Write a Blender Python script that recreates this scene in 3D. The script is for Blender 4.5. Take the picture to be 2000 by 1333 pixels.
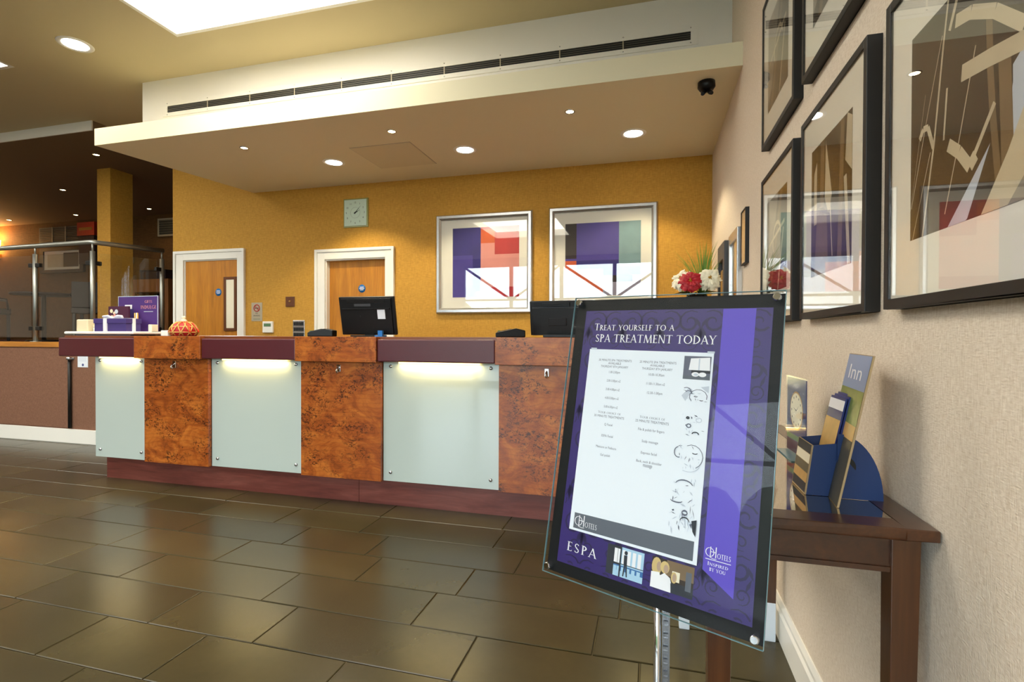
import bpy, bmesh, math, random
from mathutils import Vector, Matrix
random.seed(7)
for o in list(bpy.data.objects): bpy.data.objects.remove(o)
SC = bpy.context.scene
COL = SC.collection
PI = math.pi

# ------------------------------------------------------------------ camera
CAM_H = 1.17
def cam_axes(yaw, pitch, roll):
    r = Vector((math.cos(yaw), math.sin(yaw), 0))
    f = Vector((-math.sin(yaw)*math.cos(pitch), math.cos(yaw)*math.cos(pitch), math.sin(pitch)))
    d = f.cross(r)
    return r*math.cos(roll)+d*math.sin(roll), d*math.cos(roll)-r*math.sin(roll), f
cr, cd, cf = cam_axes(.2637, -.0093, -.00326)
cam = bpy.data.objects.new('camera', bpy.data.cameras.new('camera'))
COL.objects.link(cam); SC.camera = cam
cam.matrix_world = Matrix(((cr.x, -cd.x, -cf.x, 0), (cr.y, -cd.y, -cf.y, 0), (cr.z, -cd.z, -cf.z, CAM_H), (0, 0, 0, 1)))
cam.data.sensor_width = 36; cam.data.lens = 36*1004.4/2000
cam.data.clip_start = .05; cam.data.clip_end = 200

# ------------------------------------------------------------------ world, exposure
SKY = 8.0
world = bpy.data.worlds.new('sky'); SC.world = world; world.use_nodes = True
bg = world.node_tree.nodes['Background']
bg.inputs[0].default_value = (.80, .90, 1.0, 1); bg.inputs[1].default_value = SKY
vs = SC.view_settings
vs.view_transform = 'Standard'; vs.look = 'None'; vs.gamma = 1; vs.use_curve_mapping = False
vs.exposure = 0.8
COFFER_E = 5.5       # emission of the ceiling light boxes
DOWN_W = 42.0        # big downlights
SPOT_W = 9.0         # small spots
STRIP_W = 1.1        # lights below the desk's leather edge
# daylight enters through the glazed front behind the camera
pl = bpy.data.lights.new('window_portal', 'AREA'); pl.shape = 'RECTANGLE'; pl.size = 5.9; pl.size_y = 3.2
pl.cycles.is_portal = True
po = bpy.data.objects.new('window_portal', pl); COL.objects.link(po)
po.location = (-2.45, -5.14, 1.66); po.rotation_euler = (-PI/2, 0, PI)   # faces +Y

# ------------------------------------------------------------------ materials
def lin(c):
    return tuple(((v/255)/12.92 if v/255 <= .04045 else ((v/255+.055)/1.055)**2.4) for v in c)+(1,)
MATS = {}
def new(name):
    m = bpy.data.materials.new(name); m.use_nodes = True; MATS[name] = m
    return m, m.node_tree, m.node_tree.nodes['Principled BSDF']
def pm(name, c, rough=.5, metal=0, spec=.5, coat=0, coat_r=.05, bump=0, bscale=200, var=0, vscale=8):
    m, nt, b = new(name)
    b.inputs['Base Color'].default_value = lin(c)
    b.inputs['Roughness'].default_value = rough; b.inputs['Metallic'].default_value = metal
    b.inputs['Specular IOR Level'].default_value = spec
    b.inputs['Coat Weight'].default_value = coat; b.inputs['Coat Roughness'].default_value = coat_r
    tc = None
    if bump or var: tc = nt.nodes.new('ShaderNodeTexCoord')
    if var:
        n = nt.nodes.new('ShaderNodeTexNoise'); n.inputs['Scale'].default_value = vscale; n.inputs['Detail'].default_value = 5
        nt.links.new(tc.outputs['Object'], n.inputs['Vector'])
        r = nt.nodes.new('ShaderNodeMapRange'); r.inputs[3].default_value = 1-var; r.inputs[4].default_value = 1+var
        nt.links.new(n.outputs[0], r.inputs[0])
        mx = nt.nodes.new('ShaderNodeVectorMath'); mx.operation = 'SCALE'; mx.inputs[0].default_value = lin(c)[:3]
        nt.links.new(r.outputs[0], mx.inputs['Scale']); nt.links.new(mx.outputs[0], b.inputs['Base Color'])
    if bump:
        n = nt.nodes.new('ShaderNodeTexNoise'); n.inputs['Scale'].default_value = bscale; n.inputs['Detail'].default_value = 3
        nt.links.new(tc.outputs['Object'], n.inputs['Vector'])
        bn = nt.nodes.new('ShaderNodeBump'); bn.inputs['Strength'].default_value = bump; bn.inputs['Distance'].default_value = .004
        nt.links.new(n.outputs[0], bn.inputs['Height']); nt.links.new(bn.outputs[0], b.inputs['Normal'])
    return m
def ramp(nt, stops):
    r = nt.nodes.new('ShaderNodeValToRGB'); e = r.color_ramp.elements
    while len(e) < len(stops): e.new(.5)
    for k, (p, c) in enumerate(stops): e[k].position = p; e[k].color = c if len(c) == 4 else lin(c)
    return r
def texmap(nt, scale, coord='Object', rot=(0, 0, 0)):
    tc = nt.nodes.new('ShaderNodeTexCoord'); mp = nt.nodes.new('ShaderNodeMapping')
    mp.inputs['Scale'].default_value = scale; mp.inputs['Rotation'].default_value = rot
    nt.links.new(tc.outputs[coord], mp.inputs['Vector']); return mp
def noise(nt, mp, scale, detail=4, dist=0, rough=.5):
    n = nt.nodes.new('ShaderNodeTexNoise'); n.inputs['Scale'].default_value = scale; n.inputs['Detail'].default_value = detail
    n.inputs['Distortion'].default_value = dist; n.inputs['Roughness'].default_value = rough
    nt.links.new(mp.outputs[0], n.inputs['Vector']); return n
def mixc(nt, fac, a, b, mode='MIX'):
    m = nt.nodes.new('ShaderNodeMix'); m.data_type = 'RGBA'; m.blend_type = mode
    for s, v in ((0, fac), (6, a), (7, b)):
        if hasattr(v, 'is_linked') or hasattr(v, 'links'): nt.links.new(v, m.inputs[s])
        elif s == 0: m.inputs[0].default_value = v
        else: m.inputs[s].default_value = v if len(v) == 4 else lin(v)
    return m.outputs[2]
def bumpn(nt, b, h, strength, dist=.003):
    bn = nt.nodes.new('ShaderNodeBump'); bn.inputs['Strength'].default_value = strength; bn.inputs['Distance'].default_value = dist
    nt.links.new(h, bn.inputs['Height']); nt.links.new(bn.outputs[0], b.inputs['Normal'])
def wallpaper(name, c1, c2, fine, strength, rough=.75):
    m, nt, b = new(name)
    v = noise(nt, texmap(nt, (1, 1, .12)), fine, 4); h = noise(nt, texmap(nt, (.25, .25, 1.2)), fine*.8, 4)
    big = noise(nt, texmap(nt, (1, 1, 1)), 1.2, 2)
    s = nt.nodes.new('ShaderNodeMath'); s.operation = 'ADD'; nt.links.new(v.outputs[0], s.inputs[0]); nt.links.new(h.outputs[0], s.inputs[1])
    mr = nt.nodes.new('ShaderNodeMapRange'); mr.inputs[1].default_value = .65; mr.inputs[2].default_value = 1.35
    nt.links.new(s.outputs[0], mr.inputs[0])
    nt.links.new(mixc(nt, mr.outputs[0], c1, c2), b.inputs['Base Color'])
    b.inputs['Roughness'].default_value = rough; b.inputs['Specular IOR Level'].default_value = .3
    bumpn(nt, b, s.outputs[0], strength)
    return m
def wood(name, dark, mid, light, axis='Z', rough=.35, coat=.3, scale=14):
    m, nt, b = new(name)
    sc = {'X': (.12, 1, 1), 'Y': (1, .12, 1), 'Z': (1, 1, .12)}[axis]
    n = noise(nt, texmap(nt, sc), scale, 6, .8, .6)
    f = noise(nt, texmap(nt, tuple(.05 if s < 1 else 1 for s in sc)), scale*9, 2)
    r = ramp(nt, [(.25, dark), (.5, mid), (.78, light)]); nt.links.new(n.outputs[0], r.inputs[0])
    mr = nt.nodes.new('ShaderNodeMapRange'); mr.inputs[3].default_value = .7; mr.inputs[4].default_value = 1.25
    nt.links.new(f.outputs[0], mr.inputs[0])
    vm = nt.nodes.new('ShaderNodeVectorMath'); vm.operation = 'SCALE'
    nt.links.new(r.outputs[0], vm.inputs[0]); nt.links.new(mr.outputs[0], vm.inputs['Scale'])
    nt.links.new(vm.outputs[0], b.inputs['Base Color'])
    b.inputs['Roughness'].default_value = rough; b.inputs['Coat Weight'].default_value = coat; b.inputs['Coat Roughness'].default_value = .12
    return m
def burl(name):
    m, nt, b = new(name)
    mp = texmap(nt, (1, 1, 1.5))
    a = noise(nt, mp, 5.5, 7, 1.2, .65)
    spk = noise(nt, texmap(nt, (1, 1, 1.5)), 52, 3, 1.0, .6)
    area = noise(nt, mp, 4.2, 2, .6)
    r = ramp(nt, [(.28, (104, 46, 14)), (.46, (160, 80, 24)), (.66, (192, 110, 40))]); nt.links.new(a.outputs[0], r.inputs[0])
    wv = nt.nodes.new('ShaderNodeTexWave'); wv.bands_direction = 'Z'; wv.inputs['Scale'].default_value = 9; wv.inputs['Distortion'].default_value = 9
    wv.inputs['Detail'].default_value = 3; wv.inputs['Detail Scale'].default_value = .8
    nt.links.new(texmap(nt, (.6, .6, 1)).outputs[0], wv.inputs['Vector'])
    t1 = nt.nodes.new('ShaderNodeMapRange'); t1.inputs[1].default_value = .5; t1.inputs[2].default_value = .6; nt.links.new(spk.outputs[0], t1.inputs[0])
    t2 = nt.nodes.new('ShaderNodeMapRange'); t2.inputs[1].default_value = .44; t2.inputs[2].default_value = .58; nt.links.new(area.outputs[0], t2.inputs[0])
    mu = nt.nodes.new('ShaderNodeMath'); mu.operation = 'MULTIPLY'; nt.links.new(t1.outputs[0], mu.inputs[0]); nt.links.new(t2.outputs[0], mu.inputs[1])
    m2 = nt.nodes.new('ShaderNodeMath'); m2.operation = 'MULTIPLY'; m2.inputs[1].default_value = .85; nt.links.new(mu.outputs[0], m2.inputs[0])
    t3 = nt.nodes.new('ShaderNodeMapRange'); t3.inputs[1].default_value = .75; t3.inputs[2].default_value = 1; t3.inputs[4].default_value = .2; nt.links.new(wv.outputs[1], t3.inputs[0])
    c = mixc(nt, t3.outputs[0], r.outputs[0], (84, 34, 14)); c = mixc(nt, m2.outputs[0], c, (42, 17, 9))
    nt.links.new(c, b.inputs['Base Color'])
    b.inputs['Roughness'].default_value = .32; b.inputs['Coat Weight'].default_value = .35; b.inputs['Coat Roughness'].default_value = .15
    return m
def emit(name, c, s):
    m, nt, b = new(name)
    b.inputs['Base Color'].default_value = lin(c); b.inputs['Emission Color'].default_value = lin(c); b.inputs['Emission Strength'].default_value = s
    return m
def clear(name, tint, ior=1.5):
    m, nt, b = new(name); nt.nodes.remove(b)
    t = nt.nodes.new('ShaderNodeBsdfTransparent'); t.inputs[0].default_value = tint
    g = nt.nodes.new('ShaderNodeBsdfGlossy'); g.inputs['Roughness'].default_value = 0.0; g.inputs[0].default_value = (1, 1, 1, 1)
    f = nt.nodes.new('ShaderNodeFresnel'); ge = nt.nodes.new('ShaderNodeNewGeometry'); mr = nt.nodes.new('ShaderNodeMapRange')
    mr.inputs[3].default_value = ior; mr.inputs[4].default_value = 1/ior      # same reflectance on both faces of a thin pane
    nt.links.new(ge.outputs['Backfacing'], mr.inputs[0]); nt.links.new(mr.outputs[0], f.inputs[0])
    x = nt.nodes.new('ShaderNodeMixShader')
    nt.links.new(f.outputs[0], x.inputs[0]); nt.links.new(t.outputs[0], x.inputs[1]); nt.links.new(g.outputs[0], x.inputs[2])
    nt.links.new(x.outputs[0], nt.nodes['Material Output'].inputs[0]); return m
def tile_mat(name):
    m, nt, b = new(name)
    oi = nt.nodes.new('ShaderNodeObjectInfo')
    tc = nt.nodes.new('ShaderNodeTexCoord'); ad = nt.nodes.new('ShaderNodeVectorMath'); ad.operation = 'ADD'
    nt.links.new(tc.outputs['Object'], ad.inputs[0]); nt.links.new(oi.outputs['Location'], ad.inputs[1])
    a = noise(nt, ad, 2.2, 2, 0, .5); f = noise(nt, ad, 30, 3, 0, .5)
    r = ramp(nt, [(.25, (52, 46, 26)), (.75, (68, 60, 35))]); nt.links.new(a.outputs[0], r.inputs[0])
    mr = nt.nodes.new('ShaderNodeMapRange'); mr.inputs[3].default_value = .78; mr.inputs[4].default_value = 1.18; nt.links.new(oi.outputs['Random'], mr.inputs[0])
    mf = nt.nodes.new('ShaderNodeMapRange'); mf.inputs[3].default_value = .92; mf.inputs[4].default_value = 1.08; nt.links.new(f.outputs[0], mf.inputs[0])
    mm = nt.nodes.new('ShaderNodeMath'); mm.operation = 'MULTIPLY'; nt.links.new(mr.outputs[0], mm.inputs[0]); nt.links.new(mf.outputs[0], mm.inputs[1])
    vm = nt.nodes.new('ShaderNodeVectorMath'); vm.operation = 'SCALE'; nt.links.new(r.outputs[0], vm.inputs[0]); nt.links.new(mm.outputs[0], vm.inputs['Scale'])
    nt.links.new(vm.outputs[0], b.inputs['Base Color'])
    rr = nt.nodes.new('ShaderNodeMapRange'); rr.inputs[3].default_value = .24; rr.inputs[4].default_value = .32; nt.links.new(a.outputs[0], rr.inputs[0])
    b.inputs['Roughness'].default_value = .27; b.inputs['Specular IOR Level'].default_value = .38
    return m

wallpaper('gold_paper', (178, 130, 48), (208, 158, 66), 130, .25)
wallpaper('beige_paper', (208, 190, 168), (240, 228, 212), 380, .5)
wallpaper('brown_fabric', (112, 78, 60), (142, 102, 80), 260, .3, .9)
wallpaper('tan_paper', (88, 60, 28), (114, 80, 42), 60, .2)
tile_mat('slate')
burl('burl')
pm('ceiling_paint', (202, 188, 152), .9, spec=.2); pm('white_paint', (238, 234, 224), .6); pm('soffit_paint', (230, 222, 192), .9, spec=.2)
pm('panel_paint', (218, 208, 176), .8); pm('gloss_white', (240, 238, 230), .3); pm('grout', (92, 80, 50), .85)
pm('leather', (82, 22, 32), .32, coat=.25, coat_r=.2, bump=.25, bscale=420)
wood('plinth_wood', (84, 34, 28), (112, 54, 44), (138, 78, 66), 'X', .42, .2)
wood('door_veneer', (158, 98, 16), (186, 120, 24), (204, 140, 38), 'Z', .5, 0, 10)
wood('table_wood', (46, 22, 7), (70, 37, 14), (94, 54, 24), 'Y', .28, .45, 12)
wood('leg_wood', (50, 26, 9), (76, 42, 16), (98, 58, 26), 'Z', .3, .4, 12)
wood('oak_trim', (160, 100, 30), (190, 124, 42), (206, 142, 60), 'X', .4, .2)
wood('worktop_wood', (96, 46, 22), (120, 62, 30), (140, 78, 40), 'X', .3, .4)
wood('cabinet_wood', (120, 70, 30), (150, 92, 42), (170, 108, 54), 'Z', .4, .2)
pm('back_glass', (190, 204, 198), .32, coat=1, coat_r=.015); MATS['back_glass'].node_tree.nodes['Principled BSDF'].inputs['Coat IOR'].default_value = 1.75; pm('steel', (190, 192, 196), .22, 1); pm('chrome', (225, 226, 230), .06, 1)
pm('rail_steel', (168, 170, 164), .42, .9); pm('silver_frame', (206, 206, 204), .26, .85)
pm('black_frame', (14, 13, 13), .5); pm('dark_taupe', (70, 60, 52), .4); pm('black_plastic', (8, 8, 9), .42, spec=.35); pm('grey_plastic', (64, 66, 70), .45)
pm('mount_board', (240, 236, 224), .8); pm('paper_white', (232, 238, 246), .6); pm('paper_cream', (236, 228, 204), .6)
pm('sepia_dark', (50, 38, 26), .6, var=.35, vscale=9); pm('sepia_mid', (122, 100, 72), .6, var=.3, vscale=20); pm('sepia_light', (206, 192, 164), .6, var=.12, vscale=20); pm('photo_grey', (150, 140, 126), .6, var=.3, vscale=14)
pm('art_blue', (52, 44, 122), .6, var=.3, vscale=7); pm('art_violet', (78, 66, 150), .6, var=.25, vscale=6); pm('art_red', (186, 44, 48), .6, var=.25, vscale=6); pm('art_pink', (222, 150, 142), .6, var=.12, vscale=6)
pm('art_rust', (206, 92, 46), .6, var=.2, vscale=6); pm('art_teal', (128, 158, 164), .6, var=.2, vscale=9); pm('art_dark', (46, 32, 34), .6, var=.3, vscale=9); pm('art_grey', (150, 142, 160), .6, var=.2, vscale=9)
clear('pane', (.97, .985, .975, 1)); clear('acrylic', (.985, .99, .99, 1), 1.14); clear('clear_glass', (.985, .99, .99, 1), 1.45); clear('picture_glass', (.985, .985, .98, 1), 1.55)
pm('acrylic_edge', (120, 160, 170), .08, 0, .8)
emit('lamp_white', (255, 250, 238), 14); emit('lamp_warm', (255, 222, 160), 30); emit('coffer_light', (255, 250, 238), COFFER_E); emit('strip_light', (255, 214, 130), 3); emit('sconce_light', (255, 190, 110), 14)
pm('poster_purple', (50, 34, 104), .4, var=.1, vscale=12); pm('poster_damask', (34, 24, 70), .4); pm('poster_band', (88, 66, 190), .4); pm('poster_board', (6, 7, 8), .5, spec=.3)
pm('print_white', (236, 236, 240), .5); pm('print_grey', (92, 98, 108), .6); pm('print_ink', (96, 100, 116), .6); pm('print_pale', (196, 204, 216), .6); pm('print_dark', (40, 44, 52), .6); pm('print_blue', (54, 108, 168), .5); pm('print_sky', (168, 204, 228), .5); pm('print_skin', (176, 150, 128), .5); pm('print_blonde', (206, 180, 120), .5)
pm('clock_face', (196, 216, 196), .4); pm('clock_rim', (150, 150, 90), .2); pm('ink_black', (16, 16, 16), .5)
pm('sign_blue', (24, 108, 178), .4); pm('sign_red', (178, 40, 34), .5); pm('plate_grey', (176, 164, 140), .4); pm('lcd', (118, 130, 110), .3); pm('lcd_green', (74, 128, 82), .3); pm('brass_brown', (96, 52, 22), .4)
pm('gift_purple', (66, 52, 118), .45); pm('card_purple', (74, 44, 116), .4); pm('card_wine', (70, 24, 54), .4); pm('ribbon_white', (240, 240, 244), .4); pm('wax', (236, 222, 184), .4); pm('gold', (196, 150, 80), .3, .6)
pm('cosy_red', (178, 24, 28), .5); pm('cosy_gold', (206, 170, 90), .4, .3); pm('ribbon_orange', (236, 66, 26), .4)
pm('petal_white', (240, 234, 208), .6, var=.08, vscale=30); pm('petal_red', (178, 14, 34), .5, var=.25, vscale=40); pm('flower_heart', (190, 140, 30), .6); pm('leaf', (46, 84, 26), .5, var=.2, vscale=20); pm('grass', (106, 146, 36), .5, var=.3, vscale=30); pm('vase', (30, 24, 22), .15)
pm('card_blue', (26, 54, 104), .5, bump=.1, bscale=500); pm('card_edge', (176, 150, 110), .7); pm('card_inside', (160, 168, 186), .6); pm('brochure_blue', (38, 52, 116), .3); pm('brochure_sky', (132, 152, 190), .3); pm('brochure_green', (104, 122, 52), .3, var=.3, vscale=40); pm('brochure_sand', (206, 164, 92), .3, var=.2, vscale=50); pm('brochure_mud', (70, 66, 50), .4, var=.4, vscale=60)
pm('table_mirror', (214, 208, 196), .02, 1)
pm('brown_ceiling', (126, 102, 74), .8); pm('carpet', (66, 18, 22), .95, bump=.4, bscale=300); pm('dark_seat', (34, 24, 20), .6); pm('dark_metal', (40, 38, 36), .4, .6); pm('vent_grey', (96, 92, 80), .5); pm('red_sign', (176, 52, 26), .5); pm('asphalt', (120, 118, 112), .9); pm('hedge', (60, 78, 44), .9, var=.5, vscale=3); pm('sleeve', (216, 224, 232), .35)

# ------------------------------------------------------------------ mesh helpers
class MB:
    """collects shapes; build() links them as ONE mesh object"""
    def __init__(s): s.v = []; s.f = []; s.m = []; s.k = 0; s.T = None; s.sm = []
    def add(s, vs, fs, smooth=False):
        b = len(s.v)
        for p in vs:
            p = Vector(p); s.v.append(s.T(p) if s.T else p)
        for f in fs: s.f.append([i+b for i in f]); s.m.append(s.k); s.sm.append(smooth)
        return s
    def box(s, x0, x1, y0, y1, z0, z1):
        return s.add([(x, y, z) for z in (z0, z1) for y in (y0, y1) for x in (x0, x1)],
                     [(0, 2, 3, 1), (4, 5, 7, 6), (0, 1, 5, 4), (2, 6, 7, 3), (0, 4, 6, 2), (1, 3, 7, 5)])
    def obox(s, o, a, b, c):
        o, a, b, c = map(Vector, (o, a, b, c))
        vs = [o+a*i+b*j+c*k for k in (0, 1) for j in (0, 1) for i in (0, 1)]
        return s.add(vs, [(0, 2, 3, 1), (4, 5, 7, 6), (0, 1, 5, 4), (2, 6, 7, 3), (0, 4, 6, 2), (1, 3, 7, 5)])
    def poly(s, pts): return s.add(pts, [tuple(range(len(pts)))])
    def prism(s, pts, d):
        d = Vector(d); n = len(pts); vs = [Vector(p) for p in pts]; vs += [p+d for p in vs]
        return s.add(vs, [tuple(range(n))[::-1], tuple(range(n, 2*n))]+[(i, (i+1) % n, n+(i+1) % n, n+i) for i in range(n)])
    def tube(s, path, r, seg=10, cap=True, smooth=True):
        path = [Vector(p) for p in path]; n = len(path); rs = r if hasattr(r, '__len__') else [r]*n
        vs = []; up = None
        for i, p in enumerate(path):
            t = (path[min(i+1, n-1)]-path[max(i-1, 0)]).normalized()
            if up is None: up = t.orthogonal().normalized()
            up = (up-t*up.dot(t)).normalized(); w = t.cross(up)
            vs += [p+(up*math.cos(a)+w*math.sin(a))*rs[i] for a in [2*PI*k/seg for k in range(seg)]]
        fs = [(i*seg+k, i*seg+(k+1) % seg, (i+1)*seg+(k+1) % seg, (i+1)*seg+k) for i in range(n-1) for k in range(seg)]
        s.add(vs, fs, smooth)
        if cap: s.add(vs[:seg], [tuple(range(seg))[::-1]]); s.add(vs[-seg:], [tuple(range(seg))])
        return s
    def lathe(s, prof, c, seg=24, ax='Z', smooth=True):
        c = Vector(c); vs = []
        for r, h in prof:
            for k in range(seg):
                a = 2*PI*k/seg; x, y = r*math.cos(a), r*math.sin(a)
                vs.append(c+Vector({'Z': (x, y, h), 'Y': (x, h, y), 'X': (h, x, y)}[ax]))
        n = len(prof)
        s.add(vs, [(i*seg+k, i*seg+(k+1) % seg, (i+1)*seg+(k+1) % seg, (i+1)*seg+k) for i in range(n-1) for k in range(seg)], smooth)
        return s
    def ball(s, c, r, seg=12, rings=8):
        r = r if hasattr(r, '__len__') else (r, r, r)
        vs = []; c = Vector(c)
        for i in range(rings+1):
            th = PI*i/rings
            for k in range(seg):
                a = 2*PI*k/seg; vs.append(c+Vector((r[0]*math.sin(th)*math.cos(a), r[1]*math.sin(th)*math.sin(a), r[2]*math.cos(th))))
        return s.add(vs, [(i*seg+k, (i+1)*seg+k, (i+1)*seg+(k+1) % seg, i*seg+(k+1) % seg) for i in range(rings) for k in range(seg)], True)
    def build(s, name, mats, parent=None, bevel=0, origin=None):
        loc = Vector(origin) if origin is not None else (Vector(parent['_o']) if parent is not None and '_o' in parent else Vector((0, 0, 0)))
        me = bpy.data.meshes.new(name); me.from_pydata([v-loc for v in s.v], [], s.f)
        for m in ([mats] if isinstance(mats, str) else mats): me.materials.append(MATS[m])
        me.polygons.foreach_set('material_index', s.m); me.polygons.foreach_set('use_smooth', s.sm); me.update()
        bm = bmesh.new(); bm.from_mesh(me)
        bmesh.ops.remove_doubles(bm, verts=bm.verts, dist=1e-6); bmesh.ops.recalc_face_normals(bm, faces=bm.faces); bm.to_mesh(me); bm.free()
        o = bpy.data.objects.new(name, me); COL.objects.link(o)
        o['_o'] = list(loc)
        if parent is not None:
            o.parent = parent
            o.location = loc-Vector(parent['_o'])
        else: o.location = loc
        if bevel:
            b = o.modifiers.new('edge', 'BEVEL'); b.width = bevel; b.segments = 2; b.limit_method = 'ANGLE'; b.angle_limit = .7
        return o
def tag(o, label, cat=None, group=None):
    o['label'] = label
    if cat: o['category'] = cat
    if group: o['group'] = group
    return o
def thing(name, label, cat, loc, group=None):
    o = bpy.data.objects.new(name, None); COL.objects.link(o); o.location = loc; o.empty_display_size = .05; o['_o'] = list(loc)
    return tag(o, label, cat, group)
def struct(o, label=None):
    o['kind'] = 'structure'
    if label: o['label'] = label
    return o
def light(name, kind, loc, w, c, parent=None, **kw):
    l = bpy.data.lights.new(name, kind); l.energy = w; l.color = c
    rot = kw.pop('rot', (0, 0, 0))
    for k, v in kw.items(): setattr(l, k, v)
    o = bpy.data.objects.new(name, l); COL.objects.link(o)
    o.rotation_euler = rot
    if parent is not None: o.parent = parent; o.location = Vector(loc)-Vector(parent['_o'])
    else: o.location = loc
    return o

# ------------------------------------------------------------------ the room shell
XW, YB, YL, ZC, ZL, ZR = .5, 4.7, 4.12, 3.44, 3.34, 1.07
XL, YR = -13.0, -5.0
# ceiling with recessed light boxes
coffers = [(-3.49, -1.74, 1.38, 3.13), (-6.97, -5.22, 1.38, 3.13), (-3.49, -1.74, -2.1, -.35), (-6.97, -5.22, -2.1, -.35), (-10.45, -8.7, 1.38, 3.13), (-10.45, -8.7, -2.1, -.35)]  # first two are in view; the rest are unseen, added as fill light
xs = [XL, -10.45, -8.7, -6.97, -5.22, -3.49, -1.74, XW+.15]; ys = [YR-.15, -2.1, -.35, 1.38, 3.13, 7.45]
mb = MB()
for i in range(len(xs)-1):
    for j in range(len(ys)-1):
        if any(abs(c[0]-xs[i]) < .01 and abs(c[2]-ys[j]) < .01 for c in coffers): continue
        mb.box(xs[i], xs[i+1], ys[j], ys[j+1], ZC, ZC+.2)
struct(mb.build('ceiling', 'ceiling_paint'), 'cream painted main ceiling with recessed light boxes')
for n, (x0, x1, y0, y1) in enumerate(coffers):
    t = thing('ceiling_light_box', ['bright square recessed light box in the ceiling before the reception soffit', 'bright recessed light box in the ceiling on the lounge side of the round downlight', 'unseen light box added over the lobby floor for fill light'][min(n, 2)], 'ceiling light', ((x0+x1)/2, (y0+y1)/2, ZC), 'recessed light boxes of the main ceiling')
    m = MB()
    for a in ((x0, x0+.03, y0, y1), (x1-.03, x1, y0, y1), (x0+.03, x1-.03, y0, y0+.03), (x0+.03, x1-.03, y1-.03, y1)): m.box(*a, ZC-.001, ZC+.2)
    m.build('box_side', 'gloss_white', t)
    MB().box(x0+.03, x1-.03, y0+.03, y1-.03, ZC+.14, ZC+.16).build('diffuser', 'coffer_light', t)
# lowered ceiling over the raised lounge
struct(MB().box(XL, -5.72, YL, 7.45, ZL, ZC).build('ceiling_lounge', ['brown_ceiling', 'white_paint']), 'dark brown lowered ceiling over the raised lounge')
struct(MB().box(XL, -5.72, YL-.012, YL, ZL-.004, ZC).build('trim_1', 'white_paint'), 'white edge of the lowered lounge ceiling')
# bulkhead and soffit over the desk
struct(MB().box(-4.43, XW, 3.62, YB, 2.86, ZC).build('ceiling_bulkhead', 'white_paint'), 'white bulkhead above the reception soffit')
mb = MB(); mb.prism([(-4.425, 3.2, 2.728), (XW, 3.2, 2.728), (XW, YB, 2.728), (-4.20, YB, 2.728)], (0, 0, .137))
struct(mb.build('ceiling_soffit', 'soffit_paint'), 'flat projecting soffit over the reception desk')
# walls
mb = MB()
for a in ((-5.31, -5.147, 0, ZC), (-5.147, -4.404, 2.02, ZC), (-4.404, -3.295, 0, ZC), (-3.295, -2.594, 1.965, ZC), (-2.594, XW+.15, 0, ZC)): mb.box(a[0], a[1], YB, YB+.15, a[2], a[3])
struct(mb.build('wall_back', 'gold_paper'), 'gold wallpapered wall behind the reception desk')
struct(MB().box(XW, XW+.15, YR, YB+.001, 0, ZC).build('wall_right', 'beige_paper'), 'beige textured wallpaper wall with framed photographs')
struct(MB().box(XL-.15, XL, YR, 7.45, 0, ZC).build('wall_left', 'beige_paper'))
struct(MB().box(XL, -5.31, 7.3, 7.45, 0, ZC).build('wall_lounge', 'tan_paper'), 'tan wall at the far side of the raised lounge')
struct(MB().box(-5.46, -5.31, YB+.15, 7.3, 0, ZC).build('wall_lounge_side', 'tan_paper'))
lw = struct(MB().box(XL, -5.4, YL, YL+.14, 0, 1.036).box(-5.54, -5.4, YL+.14, YB, 0, 1.036).build('wall_low', 'brown_fabric'), 'low brown fabric covered wall below the glass balustrade')
MB().box(XL, -6.06, YL-.012, YL, .165, 1.02).build('fabric_panel', 'brown_fabric', lw)
struct(MB().box(XL, -5.4, YL-.016, YL+.16, 1.036, 1.09).box(-5.56, -5.38, YL+.16, YB, 1.036, 1.09).build('trim_2', 'oak_trim'), 'oak nosing on top of the low wall')
struct(MB().box(XL, -5.4, YL-.018, YL, 0, .152).build('baseboard_low', 'gloss_white', bevel=.004), 'white skirting of the low fabric wall')
struct(MB().box(XL, -5.56, YL+.16, 7.3, .95, ZR).build('floor_lounge', 'carpet'), 'dark red carpet of the raised lounge')
mb = MB(); mb.prism([(XW, YR, 0), (XW-.018, YR, 0), (XW-.018, YR, .105), (XW-.012, YR, .115), (XW-.012, YR, .128), (XW-.005, YR, .145), (XW, YR, .145)], (0, YB-YR, 0))
struct(mb.build('baseboard_right', 'gloss_white'), 'cream skirting board along the beige wall')
struct(MB().box(-4.31, -3.412, YB-.015, YB, 0, .14).box(-2.494, XW, YB-.015, YB, 0, .14).build('baseboard_back', 'gloss_white'))
mb = MB(); mb.prism([(-7.01, 5.1, ZR), (-6.785, 5.1, ZR), (-6.785, 5.4, ZR), (-7.01, 5.4, ZR)], (0, 0, ZL-ZR))
struct(mb.build('wall_column', 'gold_paper'), 'square gold column rising from the raised lounge')
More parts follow.
